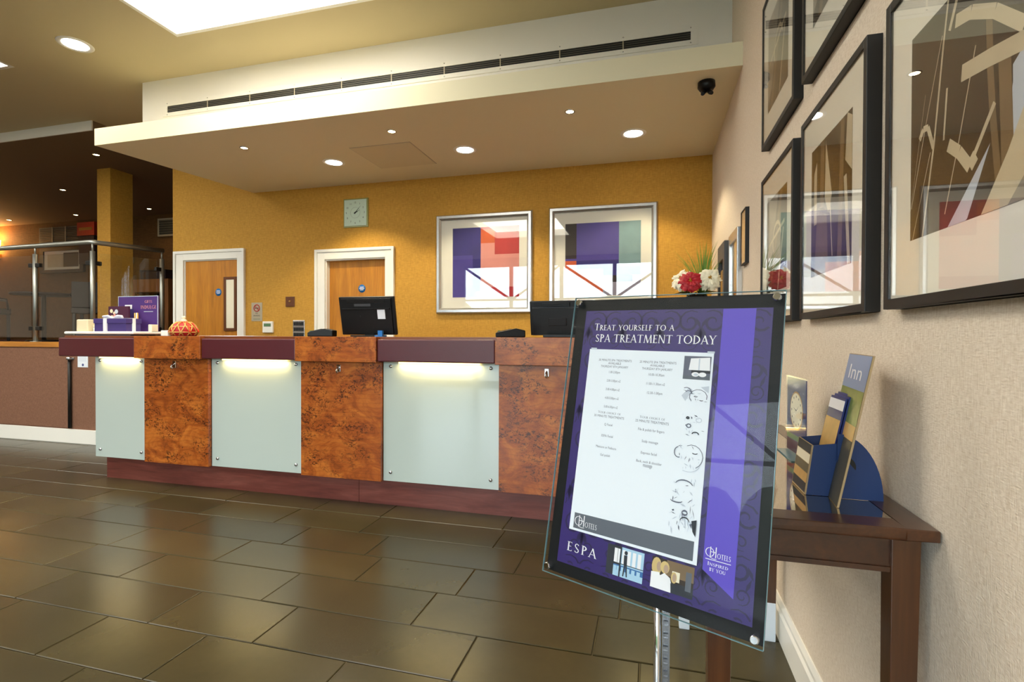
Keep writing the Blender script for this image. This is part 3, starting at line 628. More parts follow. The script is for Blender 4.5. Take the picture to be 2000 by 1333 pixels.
for k, x in enumerate((-3.268, -1.914, -.55)):
    downlight(x, 3.555, ZS, .032, False, ['small soffit spotlight farthest from the beige wall', 'small soffit spotlight beside the access panel', 'small soffit spotlight between the access panel and black camera'][k], 'small soffit spotlights', SPOT_W, (1, .74, .42))
downlight(-4.355, 3.009, ZC, .105, True, 'large round downlight in the main ceiling beside the light box', 'main ceiling downlights', DOWN_W*.8, (1, .88, .6))
for k, (x, y) in enumerate(((-6.456, 4.69), (-8.504, 5.695), (-10.05, 6.94), (-8.332, 6.92), (-11.736, 6.934))):
    downlight(x, y, ZL, .036, False, ['lounge ceiling spotlight in front of the gold column', 'lounge ceiling spotlight above the glass balustrade post', 'lounge ceiling spotlight above the red wall sign', 'lounge ceiling spotlight above the small wall vent', 'lounge ceiling spotlight beside the wall sconce'][k], 'lounge ceiling spotlights', SPOT_W*.45, (1, .66, .34))
t = thing('access_panel', 'flush square access panel in the soffit', 'access panel', (-2.14, 4.04, ZS))
m = MB(); q = [(-2.43, 3.785), (-1.935, 3.785), (-1.81, 4.31), (-2.375, 4.31)]; q = [(-2.42, 3.785), (-1.88, 3.785), (-1.88, 4.31), (-2.42, 4.31)]
m.prism([(a, b, ZS-.004) for a, b in q], (0, 0, .004)).build('panel', 'panel_paint', t)
m = MB()
for a in ((-2.426, -2.42, 3.779, 4.316), (-1.88, -1.874, 3.779, 4.316), (-2.42, -1.88, 3.779, 3.785), (-2.42, -1.88, 4.31, 4.316)): m.box(*a, ZS-.002, ZS)
m.build('frame', 'plate_grey', t)
t = thing('ceiling_camera', 'black twin head camera fixed to the soffit near the beige wall', 'camera', (.32, 3.36, ZS))
MB().lathe([(0, 0), (.05, 0), (.052, -.03), (.04, -.048), (0, -.05)], (.32, 3.36, ZS), 20).build('base', 'black_plastic', t)
for s in (-1, 1): MB().tube([(.32, 3.36, ZS-.045), (.32+s*.02, 3.345, ZS-.07), (.32-s*.004+s*.03, 3.32, ZS-.085)], [.008, .013, .011], 10).build('camera_head', 'black_plastic', t)
# long air grille in the bulkhead
t = thing('air_grille', 'long slotted air grille across the white bulkhead', 'air grille', (-1.95, 3.62, 3.16))
gx0, gx1, gz0, gz1 = -4.141, .244, 3.138, 3.196
m = MB(); y0 = 3.612
m.box(gx0-.05, gx1+.045, y0, 3.62, gz1, gz1+.04).box(gx0-.05, gx1+.045, y0, 3.62, gz0-.032, gz0).box(gx0-.05, gx0, y0, 3.62, gz0, gz1).box(gx1, gx1+.045, y0, 3.62, gz0, gz1)
m.build('grille_frame', 'white_paint', t, .001)
MB().box(gx0, gx1, 3.618, 3.6195, gz0, gz1).build('dark_slot', 'ink_black', t)
for k in range(3): MB().box(gx0, gx1, 3.613, 3.618, gz0+.0125+k*.0145, gz0+.0165+k*.0145).build('slat', 'vent_grey', t)
for k in range(9): x = gx0+(gx1-gx0)*(k+1)/10; MB().box(x-.004, x+.004, 3.6125, 3.6145, gz0, gz1).build('divider', 'plate_grey', t)
for k in range(11):
    x = gx0+(gx1-gx0)*k/10
    for z in (gz1+.022, gz0-.018): MB().lathe([(0, -.0015), (.004, -.0015), (.005, 0)], (x, y0, z), 8, 'Y').build('screw', 'steel', t)

# ------------------------------------------------------------------ things on the gold wall
t = thing('wall_clock', 'square pale green glass wall clock showing eight minutes past two', 'clock', (-2.93, YB, 2.43))
kx, kz = -2.932, 2.432
MB().box(kx-.142, kx+.142, YB-.012, YB, kz-.148, kz+.148).build('glass_rim', 'clock_rim', t, .002)
MB().box(kx-.128, kx+.128, YB-.02, YB-.012, kz-.134, kz+.134).build('face', 'clock_face', t, .002)
m = MB()
for h in range(1, 13):
    a = PI/2-h*PI/6; rr = .104; s = .027
    put(m := MB(), sans(str(h)), fnz(YB-.0205), kx+rr*math.cos(a)*1.0, -(kz+rr*math.sin(a)-.009), None, .018, 'C'); m.build('numeral', 'ink_black', t)
for L, w, ang in ((.062, .006, 90-64), (.095, .0045, 90-42)):
    d = Vector((math.cos(math.radians(ang)), 0, math.sin(math.radians(ang)))); n = Vector((-d.z, 0, d.x)); c = Vector((kx, YB-.022, kz)); MB().prism([c-d*.015+n*w, c+d*L, c-d*.015-n*w], (0, .001, 0)).build('hand', 'ink_black', t)
MB().lathe([(0, -.005), (.007, -.005), (.007, 0)], (kx, YB-.0205, kz), 12, 'Y').build('hub', 'ink_black', t)
m = MB(); m.tube([(kx+.055*math.cos(a), YB-.0203, kz+.055*math.sin(a)) for a in [j*PI/16 for j in range(33)]], .001, 4, False); m.build('dial_ring', 'lcd', t)

def silver_picture(x0, x1, z0, z1, label, blocks):
    t = thing('framed_print', label, 'picture', ((x0+x1)/2, YB, z0), 'silver framed prints on the gold wall')
    w, d = .052, .035
    m = MB()
    pr = [(0, 0), (0, .022), (.012, d), (.034, d), (.046, .024), (w, .018), (w, 0)]
    ring = []
    for (u, h) in pr: ring.append([(x0+u, YB-h, z0+u), (x1-u, YB-h, z0+u), (x1-u, YB-h, z1-u), (x0+u, YB-h, z1-u)])
    vs = [p for r in ring for p in r]
    m.add(vs, [(i*4+j, i*4+(j+1) % 4, (i+1)*4+(j+1) % 4, (i+1)*4+j) for i in range(len(pr)-1) for j in range(4)])
    m.build('frame', 'silver_frame', t, .0)
    MB().box(x0+w-.004, x1-w+.004, YB-.008, YB-.001, z0+w-.004, z1-w+.004).build('mount', 'mount_board', t)
    names = []; m = MB()
    for k, (a, b, c, d_, cm) in enumerate(blocks):
        if cm not in names: names.append(cm)
        m.k = names.index(cm); m.box(a, b, YB-.009-k*.0002, YB-.008, c, d_)
    m.build('print', names, t)
    MB().box(x0+w-.002, x1-w+.002, YB-.016, YB-.014, z0+w-.002, z1-w+.002).build('glass', 'picture_glass', t)
a0, a1, b0, b1 = -1.867, -1.20, 1.545, 2.215
silver_picture(-2.037, -1.071, 1.39, 2.347, 'silver framed print of violet and red blocks next to the second door', [(a0, a1, b0, b1, 'art_violet'), (a0, -1.58, 1.95, b1, 'art_blue'), (-1.58, a1, 1.9, b1, 'art_red'), (-1.58, -1.44, 1.9, b1-.02, 'art_rust'), (-1.58, a1, 1.9, 2.06, 'art_pink'), (-1.44, a1, 1.95, 2.14, 'art_red'), (-1.58, a1, b0, 1.9, 'art_pink'), (-1.62, a1, b0, 1.64, 'art_red'), (-1.66, -1.58, 1.6, 1.95, 'art_blue')])
a0, a1, b0, b1 = -.762, -.09, 1.54, 2.2
silver_picture(-.914, .052, 1.39, 2.354, 'silver framed print of violet and orange blocks next to the flowers', [(a0, a1, b0, b1, 'art_violet'), (a0, -.66, 1.88, b1, 'art_dark'), (-.28, a1, 1.8, b1, 'art_teal'), (a0, -.4, b0, 1.86, 'art_rust'), (-.42, a1, b0, 1.72, 'art_grey'), (-.66, -.28, 1.72, 1.86, 'art_blue'), (-.66, -.42, 1.6, 1.78, 'art_rust'), (-.34, -.16, 1.66, 1.72, 'art_dark')])

t = thing('no_smoking_sign', 'small brushed no smoking plate beside the first door', 'sign', (-4.15, YB, 1.43))
MB().box(-4.225, -4.085, YB-.004, YB, 1.325, 1.528).build('plate', 'plate_grey', t, .001)
m = MB(); c = Vector((-4.155, YB-.005, 1.468)); m.tube([c+Vector((.036*math.cos(a), 0, .036*math.sin(a))) for a in [j*PI/12 for j in range(25)]], .005, 6, False); m.tube([c+Vector((-.026, 0, .026)), c+Vector((.026, 0, -.026))], .004, 6); m.build('ban_ring', 'sign_red', t)
MB().box(-4.178, -4.132, YB-.0055, YB-.004, 1.464, 1.472).build('cigarette', 'ink_black', t)
put(MB(), sans('NO'), fnz(YB-.0045), -4.155, -1.404, None, .014, 'C').build('lettering', 'ink_black', t); put(MB(), sans('SMOKING'), fnz(YB-.0045), -4.155, -1.378, .085, .015, 'C').build('lettering', 'ink_black', t)
for z in (1.352, 1.342): MB().box(-4.2, -4.11, YB-.0046, YB-.004, z, z+.004).build('small_print', 'lcd', t)
t = thing('thermostat', 'white thermostat with a grey display on the gold wall', 'thermostat', (-4.0, YB, 1.26))
MB().box(-4.065, -3.935, YB-.025, YB, 1.2, 1.322).build('case', 'gloss_white', t, .005); MB().box(-4.045, -3.955, YB-.027, YB-.025, 1.265, 1.3).build('display', 'lcd', t)
m = MB()
for k in range(4): m.box(-4.04+k*.02, -4.026+k*.02, YB-.0275, YB-.027, 1.272, 1.293)
m.build('digits', 'lcd_green', t)
t = thing('key_plate', 'small brown square plate with a brass key stud', 'wall plate', (-3.73, YB, 1.53))
MB().box(-3.782, -3.672, YB-.01, YB, 1.478, 1.586).build('plate', 'brass_brown', t, .003); MB().lathe([(0, -.008), (.009, -.008), (.012, 0)], (-3.727, YB-.01, 1.535), 12, 'Y').build('key_stud', 'gold', t)
t = thing('switch_bank', 'metal plate of black rocker switches in three rows', 'switch', (-3.62, YB, 1.24))
MB().box(-3.69, -3.545, YB-.01, YB, 1.145, 1.332).build('plate', 'silver_frame', t, .002)
for r in range(3):
    for k in range(4): MB().box(-3.675+k*.031, -3.651+k*.031, YB-.016, YB-.01, 1.278-r*.058, 1.314-r*.058).build('rocker', 'ink_black', t)

# ------------------------------------------------------------------ frames on the beige wall
XF = XW-.032
def photo_frame(y0, y1, z0, z1, label, seed, inset=.1, depth=.032, group='black framed photographs on the beige wall', bw=.02, plain=False):
    t = thing('photo_frame', label, 'picture', (XW, (y0+y1)/2, z0), group)
    xf = XW-depth; m = MB()
    for a in ((y0, y0+bw, z0, z1), (y1-bw, y1, z0, z1), (y0+bw, y1-bw, z0, z0+bw), (y0+bw, y1-bw, z1-bw, z1)): m.box(xf, XW, *a)
    m.build('frame', 'black_frame', t, .0012)
    XM = xf+.006
    MB().box(XM, XW-.002, y0+bw-.001, y1-bw+.001, z0+bw-.001, z1-bw+.001).build('mount', 'mount_board', t)
    MB().box(xf+.002, xf+.0035, y0+bw, y1-bw, z0+bw, z1-bw).build('glass', 'picture_glass', t)
    if plain:
        MB().box(XM-.0004, XM, y0+inset, y1-inset, z0+inset, z1-inset).build('print', 'paper_cream', t); return
    p0, p1, q0, q1 = y0+inset, y1-inset, z0+inset*1.25, z1-inset*1.2
    W_, H_ = p1-p0, q1-q0; rnd = random.Random(seed)
    m = MB(); m.box(XM-.0003, XM, p0, p1, q0, q1)
    x = XM-.0004
    def P(u, v): return (x, p1-u*W_, q0+v*H_)          # u runs towards the camera side
    def clip(u): return max(0, min(1, u))
    def stroke(u0, v0, u1, v1, w0, w1, mat):
        nonlocal x
        x -= .000015; m.k = mat; dx, dv = u1-u0, v1-v0; L = math.hypot(dx, dv); nx, nv = -dv/L, dx/L
        m.poly([P(clip(u0+nx*w0), clip(v0+nv*w0)), P(clip(u1+nx*w1), clip(v1+nv*w1)), P(clip(u1-nx*w1), clip(v1-nv*w1)), P(clip(u0-nx*w0), clip(v0-nv*w0))])
    def arc(cu, cv, r, a0, a1, w, mat, n=10):
        for i in range(n):
            a, b = a0+(a1-a0)*i/n, a0+(a1-a0)*(i+1)/n
            stroke(cu+r*math.cos(a), cv+r*math.sin(a), cu+r*math.cos(b), cv+r*math.sin(b), w, w, mat)
    # pale sky shapes, timber struts and ropes
    if seed % 3 == 0:
        def run(pts, w, k):
            for (a_, b_), (c_, d_) in zip(pts, pts[1:]): stroke(a_, b_, c_, d_, w, w, k)
        m.k = 4; x -= .00003; m.poly([P(clip(a_), clip(b_)) for a_, b_ in [(0.931, 0.502), (0.868, 0.463), (0.835, 0.331), (0.861, 0.134), (0.937, 0.195)]])
        m.k = 4; x -= .00003; m.poly([P(.86, .5), P(1, .58), P(1, .2), P(.87, .2)])
        m.k = 4; x -= .00003; m.poly([P(clip(a_), clip(b_)) for a_, b_ in [(0.719, 0.264), (0.617, 0.182), (0.387, -0.057), (0.549, -0.058)]])
        run([(0.808, 0.55), (0.839, 0.105)], 0.04, 1)
        run([(0.7, 0.763), (0.712, 0.557), (0.733, 0.368), (0.788, 0.039)], 0.022, 1)
        run([(0.439, 0.869), (0.566, 0.842), (0.741, 0.755), (0.928, 0.61)], 0.028, 2)
        run([(0.495, 0.623), (0.712, 0.593), (0.929, 0.556)], 0.035, 2)
        run([(0.373, 0.996), (0.334, 0.829), (0.252, 0.411), (0.14, -0.052)], 0.008, 2)
        run([(0.322, 0.866), (0.176, 0.547), (0.014, 0.156)], 0.003, 2)
        run([(0.447, 0.956), (0.387, 0.855)], 0.012, 2)
        run([(0.371, 0.613), (0.344, 0.393)], 0.008, 2)
        run([(0.101, 0.471), (0.139, 0.509), (0.189, 0.503), (0.245, 0.392)], 0.015, 2)
        run([(0.606, 0.689), (0.481, 0.349), (0.362, 0.062)], 0.004, 2)
        run([(0.748, 0.407), (0.598, 0.245)], 0.012, 2)
        run([(0.388, 0.358), (0.482, 0.299), (0.571, 0.214), (0.616, 0.249)], 0.028, 2)
        run([(0.673, 0.047), (0.549, -0.053)], 0.012, 0)
        run([(0.725, -0.01), (0.658, -0.062)], 0.012, 0)
        run([(0.16, 0.665), (0, 0.135)], 0.002, 2)
        run([(0.217, 0.378), (0.032, -0.025)], 0.003, 2)
        m.k = 2; x -= .00003; m.poly([P(clip(a_), clip(b_)) for a_, b_ in [(.66, 0), (.84, .2), (1, .42), (1, .08), (.94, 0)]])
        m.k = 3; x -= .00003; m.poly([P(.84, 0), P(1, .14), P(1, 0)])
    elif seed % 3 == 1:
        m.k = 2; x -= .00003; m.poly([P(.4, .98), P(.56, .55), P(.48, .42), P(.38, .55)]); x -= .00003; m.poly([P(.08, .4), P(.16, .4), P(.16, .88), P(.08, .8)]); x -= .00003; m.poly([P(.9, 1), P(1, .95), P(1, .6), P(.86, .7)])
        x -= .00003; m.k = 1; m.poly([P(.1, 0), P(.48, 0), P(.44, .42), P(.18, .5)])
        for u0, v0, u1, v1, w0, w1, k in ((.74, 0, .8, 1, .05, .04, 1), (.95, 0, .86, .6, .03, .03, 2), (.58, .1, .5, .6, .01, .012, 2), (.3, .5, .32, 1, .05, .05, 1)): stroke(u0, v0, u1, v1, w0, w1, k)
    else:
        m.k = 3; x -= .00003; m.poly([P(0, 1), P(.6, 1), P(.2, .2), P(0, .1)])
        for u0, v0, u1, v1, w0, w1, k in ((.2, 0, .75, 1, .05, .06, 1), (.6, .0, .85, .6, .02, .02, 2), (.1, .5, .9, .66, .015, .02, 2)): stroke(u0, v0, u1, v1, w0, w1, k)
        arc(.55, .5, .2, .3, 3.6, .02, 2)
    m.build('photograph', ['sepia_dark', 'sepia_mid', 'sepia_light', 'photo_grey', 'print_pale'], t)
photo_frame(.71, 1.24, 1.228, 1.852, 'black framed sepia photograph of ropes and timbers above the near table end', 3)
photo_frame(1.337, 1.867, 1.228, 1.855, 'black framed sepia photograph, middle of the lower row', 4)
photo_frame(1.965, 2.495, 1.228, 1.855, 'black framed photograph of the lower row beside the small black frame', 5)
photo_frame(1.337, 1.867, 1.99, 2.617, 'black framed photograph, upper row over the middle lower frame', 8)
photo_frame(1.965, 2.495, 1.99, 2.617, 'black framed photograph of the upper row nearest the reception soffit', 11)
photo_frame(2.96, 3.105, 1.565, 1.862, 'small narrow black frame with a pale print', 2, .022, .02, 'small wall frame', .007, True)
t = thing('silver_notice_frame', 'silver framed notice on the beige wall before the grey wall box', 'picture', (XW, 3.33, 1.2))
m = MB()
for a in ((3.16, 3.19, 1.2, 1.8), (3.47, 3.5, 1.2, 1.8), (3.19, 3.47, 1.2, 1.23), (3.19, 3.47, 1.74, 1.8)): m.box(XW-.03, XW, *a)
m.build('frame', 'silver_frame', t, .003)
MB().box(XW-.012, XW-.002, 3.19, 3.47, 1.23, 1.74).build('print', 'paper_cream', t); MB().box(XW-.0125, XW-.012, 3.25, 3.41, 1.3, 1.45).build('printed_block', 'art_red', t)
MB().box(XW-.02, XW-.018, 3.19, 3.47, 1.23, 1.74).build('glass', 'picture_glass', t)
t = thing('grey_wall_box', 'grey metal wall box with a dark opening beside the flowers', 'wall box', (XW, 3.7, 1.2))
m = MB(); X0 = XW-.05
for a in ((3.54, 3.6, 1.2, 1.79), (3.82, 3.87, 1.2, 1.79), (3.6, 3.82, 1.2, 1.34), (3.6, 3.82, 1.68, 1.79)): m.box(X0, XW, *a)
m.build('case', 'grey_plastic', t, .004); MB().box(XW-.03, XW-.002, 3.6, 3.82, 1.34, 1.68).build('opening', 'black_plastic', t)
MB().box(X0+.006, XW-.03, 3.64, 3.76, 1.38, 1.62).build('handset', 'steel', t, .008)

# ------------------------------------------------------------------ spa sign on its stand
SW, SH = .45, .6212; KS = SW/.46*.001
TL = Vector((-.1732, 1.2209, 1.2610)); EX = Vector((.915, -.404, -.011)).normalized(); EY = Vector((-.089, -.176, -.98)); EY = (EY-EX*EX.dot(EY)).normalized(); EN = EY.cross(EX)
PX, PY = .024, 1.083
S = thing('spa_sign_stand', 'black framed purple spa poster on a slotted steel stand before the console table', 'sign', (PX, PY, 0))
def sp(d): return lambda u, v: TL+EX*u*KS+EY*v*KS+EN*d            # u, v in sign millimetres
def slab(u0, u1, v0, v1, d0, d1):
    f = sp(0); return MB().obox(f(u0, v0)+EN*d0, EX*(u1-u0)*KS, EY*(v1-v0)*KS, EN*(d1-d0))
def flat(pts, d, mb=None):
    f = sp(d); return (mb or MB()).poly([f(*p) for p in pts])
slab(3, 457, 3, 632, -.018, -.012).build('backing_board', 'poster_board', S)
slab(0, 460, 0, 635, -.005, 0).build('clear_cover', 'acrylic', S)
m = MB()
for a in ((-.6, .2, 0, 635), (459.8, 460.6, 0, 635), (0, 460, -.6, .2), (0, 460, 634.8, 635.6)): m.obox(sp(-.005)(a[0], a[2]), EX*(a[1]-a[0])*KS, EY*(a[3]-a[2])*KS, EN*.005)
m.build('cover_edge', 'acrylic_edge', S)
for u, v in ((12, 13), (446, 13), (446, 621), (12, 621)):
    c = sp(0)(u, v); MB().tube([c-EN*.012, c+EN*.0035, c+EN*.006], [.0075, .0075, .006], 18).build('standoff', 'chrome', S)
P = slab(28, 438, 30, 607, -.012, -.0113).build('poster', 'poster_purple', S)
D0 = -.0112
m = MB(); fn = sp(D0)                                     # damask scrolls
def scroll(cu, cv, s, flip, a0=0, turns=1.4, R0=26, w0=5.5):
    n = 16; L = []; Rr = []
    for i in range(n+1):
        t_ = i/n; r = R0*s*(1-t_*.82); a = a0+t_*turns*2*PI; ww = w0*s*(.35+.65*math.sin(PI*min(1, t_*1.05)))
        for arr, k in ((L, 1), (Rr, -1)): arr.append((cu+flip*(r+k*ww*.5)*math.cos(a), cv+(r+k*ww*.5)*math.sin(a)))
    for i in range(n):
        q = [L[i], L[i+1], Rr[i+1], Rr[i]]
        if all(29 < p[0] < 437 and 31 < p[1] < 606 for p in q): m.add([fn(*p) for p in q], [(0, 1, 2, 3)])
def leafm(cu, cv, L, w, ang):
    d = (math.cos(ang), math.sin(ang)); n_ = (-d[1], d[0])
    q = [(cu, cv), (cu+d[0]*L*.5+n_[0]*w, cv+d[1]*L*.5+n_[1]*w), (cu+d[0]*L, cv+d[1]*L), (cu+d[0]*L*.5-n_[0]*w, cv+d[1]*L*.5-n_[1]*w)]
    if all(29 < p[0] < 437 and 31 < p[1] < 606 for p in q): m.add([fn(*p) for p in q], [(0, 1, 2, 3)])
for r in range(7):
    for c in range(6):
        cu = 40+c*88+(44 if r % 2 else 0); cv = 58+r*92
        for fl in (-1, 1):
            scroll(cu+fl*24, cv, 1, fl, -2.2); scroll(cu+fl*18, cv+44, .6, fl, 1.2)
            for a in (.5, 1.0, 1.4): leafm(cu+fl*3, cv+10, 30, 3.2, PI/2+fl*(a-.9)*.9)
            leafm(cu, cv+14, 26, 3.5, -PI/2+fl*.45)
        leafm(cu, cv+48, 34, 4.5, -PI/2)
o = m.build('damask_pattern', 'poster_damask', P); o['kind'] = 'stuff'
o = flat([(346, 31), (408, 31), (404, 571), (346, 535)], -.0109).build('violet_band', 'poster_band', P); o['label'] = 'bright violet band'
def lettering(name, glyphs, u, v, w, h, mat, parent, d=-.0106, align='L'):
    put(m := MB(), glyphs, sp(d), u, v, w, h, align); return m.build(name, mat, parent)
lettering('headline', serif('Treat yourself to a'), 56, 77, 193, 16, 'print_white', P); lettering('headline', serif('SPA TREATMENT TODAY'), 62, 104.5, 276, 18, 'print_white', P)
lettering('brand_lettering', serif('ESPA', .22), 50, 578, 75, 19, 'print_white', P)
def hotel_logo(u, v, w, mat, parent, d):
    k = w/48; m = MB(); f = sp(d)
    m.add([f(u+k*x, v-k*y) for x, y in sum(Ar(.5, .5, .5, .5, 0, 360, 28, .09, .05), []) for x, y in [(x*17, y*17)]], [tuple(range(4*i, 4*i+4)) for i in range(28)])
    for q in ([(9, -1.5), (10.6, -1.5), (10.6, 19), (9, 19)], [(19.2, 0), (21, 0), (21, 20), (19.2, 20)], [(9, 9.2), (20, 9.2), (20, 10.4), (9, 10.4)], [(9, -1.5), (17, -3.2), (22, -2.2), (22, -1.4), (16, -2.2), (10, -.4)]): m.poly([f(u+k*x, v-k*y) for x, y in q])
    put(m, serif('OTELS'), f, u+k*23, v, k*25, k*9.5); return m.build('hotel_logo', mat, parent)
hotel_logo(349, 509, 46, 'print_white', P, -.0106)
flat([(350, 513.2), (396, 513.2), (396, 514.4), (350, 514.4)], -.0106).build('logo_rule', 'print_white', P)
lettering('tagline', serif('Inspired'), 373, 524.5, 37, 6.5, 'print_white', P, align='C'); lettering('tagline', serif('by you'), 373, 534, 29, 6, 'print_white', P, align='C')
def picture(name, u0, u1, v0, v1, shapes, parent, d, base):
    names = [base]; m = MB(); f = sp(d); m.poly([f(u0, v0), f(u1, v0), f(u1, v1), f(u0, v1)])
    for k, (cm, pts) in enumerate(shapes):
        if cm not in names: names.append(cm)
        m.k = names.index(cm); f = sp(d+.00004*(k+1)); m.poly([f(u0+(u1-u0)*a, v0+(v1-v0)*b) for a, b in pts])
    return m.build(name, names, parent)
def rect(a, b, c, d): return [(a, c), (b, c), (b, d), (a, d)]
def blob(cx, cy, rx, ry, n=14): return [(cx+rx*math.cos(2*PI*i/n), cy+ry*math.sin(2*PI*i/n)) for i in range(n)]
sh = [('print_dark', rect(0, .36, 0, .62)), ('print_blue', rect(.0, 1, .62, .8)), ('print_dark', rect(0, .2, .6, 1))]
for a in (.2, .3, .42, .56, .7, .84): sh += [('print_white', rect(a, a+.09, .08, .56)), ('print_sky', rect(a, a+.09, .66, .92))]
sh += [('print_dark', rect(0, 1, .55, .575)), ('print_dark', rect(.36, .4, 0, 1)), ('print_dark', blob(.52, .16, .045, .07)), ('print_dark', [(.47, .24), (.56, .24), (.57, .58), (.48, .58)]), ('print_dark', [(.49, .58), (.53, .58), (.5, .95), (.47, .95)]), ('print_dark', [(.53, .58), (.57, .58), (.6, .94), (.57, .95)])]
picture('spa_photo', 149, 231, 538, 597, sh, P, -.0106, 'print_sky')['label'] = 'printed photo of a figure on a blue poolside gallery'
sh = [('sepia_mid', rect(.36, 1, 0, .5)), ('paper_cream', rect(.5, .68, .3, .62)), ('print_dark', rect(.62, 1, .66, 1)), ('print_grey', rect(.82, .95, .2, .8)), ('print_blonde', blob(.12, .3, .12, .3)), ('print_skin', blob(.18, .28, .06, .16)), ('print_blonde', blob(.32, .26, .11, .2)), ('print_skin', blob(.35, .3, .06, .14)), ('print_white', [(.0, .5), (.2, .46), (.3, 1), (0, 1)]), ('print_white', [(.18, .6), (.32, .44), (.46, .55), (.56, 1), (.2, 1)]), ('print_blonde', blob(.55, .5, .07, .18)), ('print_skin', blob(.56, .5, .045, .13)), ('print_dark', [(.48, .7), (.64, .68), (.66, 1), (.5, 1)])]
picture('spa_photo', 248, 332, 537, 595, sh, P, -.0106, 'sepia_dark')['label'] = 'printed photo of people talking'
# the white notice laid over the poster
N = slab(50, 335, 122, 532, -.0110, -.0105).build('notice_sheet', 'paper_white', S)
DN = -.0103
flat([(60, 494), (327, 490), (327, 526), (60, 527)], DN).build('grey_band', 'print_grey', N); hotel_logo(62, 520, 56, 'print_white', N, DN+.0002)
def small(name, txt, u, v, w, h=5.2, ser=False, mat='print_ink'): lettering(name, serif(txt) if ser else sans(txt), u, v, w, h, mat, N, DN, 'C')
for u, n_ in ((118, '30'), (219, '25')):
    m = MB(); put(m, sans(n_+' MINUTE SPA TREATMENTS'), sp(DN), u, 149, 82, 5, 'C'); put(m, sans('AVAILABLE'), sp(DN), u, 156, 32, 5, 'C'); put(m, sans('THURSDAY 8TH JANUARY'), sp(DN), u, 163.5, 68, 5, 'C'); m.build('column_heading', 'print_ink', N)
    m = MB(); put(m, serif('Your choice of'), sp(DN), u, 268, 56, 5.4, 'C'); put(m, sans(n_+' MINUTE TREATMENTS'), sp(DN), u, 276.5, 74, 5.2, 'C'); m.build('choice_heading', 'print_ink', N)
for k, tx in enumerate(('1.00-2.00pm', '2.00-3.00pm x2', '3.00-4.00pm x2', '4.00-5.00pm x2', '5.00-6.00pm x2')): small('time_line', tx, 120, 176+k*19.6, 27 if k == 0 else 34)
for k, tx in enumerate(('10.00-10.30am', '11.00-11.30am x2', '12.30-1.00pm')): small('time_line', tx, 219, 176+k*19.6, (35, 41, 34)[k])
for tx, v, w in (('Q Facial', 294, 20), ('ESPA Facial', 319, 28), ('Manicure or Pedicure', 344, 50), ('Gel polish', 361, 24)): small('treatment_line', tx, 119, v, w)
for tx, v, w in (('File & polish for fingers', 294, 58), ('Scalp massage', 318, 36), ('Express facial', 342, 35), ('Back, neck & shoulder', 360, 56), ('massage', 368, 20)): small('treatment_line', tx, 219 if v != 360 else 221, v, w)
picture('notice_photo', 276, 331, 130, 178, [('print_grey', rect(0, 1, .84, 1)), ('print_white', [(.25, .1), (.95, .04), (.98, .62), (.2, .6)]), ('print_ink', rect(.0, .22, .0, .3)), ('print_dark', rect(.3, 1, .6, .72)), ('print_white', blob(.46, .78, .14, .1)), ('print_white', blob(.72, .78, .14, .1)), ('print_pale', blob(.48, .79, .08, .05)), ('print_pale', rect(.55, .6, .1, .6))], N, DN, 'print_ink')
random.seed(12)
def sketch(n, arcs):
    sh = []
    for k in range(n):
        x, y = random.uniform(.08, .85), random.uniform(.05, .9); L = random.uniform(.06, .2); an = random.uniform(-.6, .6)+random.choice((0, PI/2)); w = random.uniform(.006, .02)
        dx, dy = math.cos(an)*L, math.sin(an)*L
        sh.append((random.choice(('print_pale', 'print_pale', 'print_pale', 'print_ink')), [(x-dy*.08, y), (x+dx*.5+w, y+dy*.5-w), (min(1, x+dx), min(1, max(0, y+dy))), (x+dx*.5-w, y+dy*.5+w)]))
    for cx, cy, rx, ry, a0, a1, w, cm in arcs:                      # soft contour lines
        for i in range(8):
            p, q = a0+(a1-a0)*i/8, a0+(a1-a0)*(i+1)/8
            sh.append((cm, [(cx+rx*math.cos(p), cy+ry*math.sin(p)), (cx+rx*math.cos(q), cy+ry*math.sin(q)), (cx+(rx-w)*math.cos(q), cy+(ry-w)*math.sin(q)), (cx+(rx-w)*math.cos(p), cy+(ry-w)*math.sin(p))]))
    return sh
picture('notice_photo', 274, 332, 186, 230, [('print_pale', [(.05, .6), (.3, .2), (.42, .3), (.2, .85)]), ('print_pale', [(.7, .15), (.98, .08), (.98, .4), (.85, .3)])]+sketch(16, [(.64, .6, .32, .34, 2.4, 6.6, .025, 'print_ink'), (.56, .58, .07, .05, .2, 2.9, .03, 'print_dark'), (.76, .74, .07, .05, .3, 2.9, .03, 'print_dark'), (.22, .5, .2, .3, 4.2, 6.2, .03, 'print_ink'), (.3, .6, .16, .26, 4.0, 5.8, .03, 'print_ink')]), N, DN, 'paper_white')
picture('notice_photo', 278, 333, 246, 298, sketch(22, [(.7, .25, .12, .1, 0, 6.28, .03, 'print_pale'), (.35, .5, .1, .09, 0, 6.28, .04, 'print_ink'), (.62, .8, .14, .1, 3.2, 6.2, .04, 'print_dark'), (.3, .2, .07, .06, 0, 6.28, .05, 'print_dark')]), N, DN, 'paper_white')
picture('notice_photo', 273, 332, 304, 360, sketch(24, [(.6, .5, .38, .42, 4.2, 7.4, .02, 'print_ink'), (.7, .35, .1, .06, .2, 2.8, .03, 'print_dark'), (.5, .75, .4, .3, .2, 2.0, .02, 'print_pale'), (.15, .4, .16, .2, 1.2, 4.6, .03, 'print_ink')]), N, DN, 'paper_white')
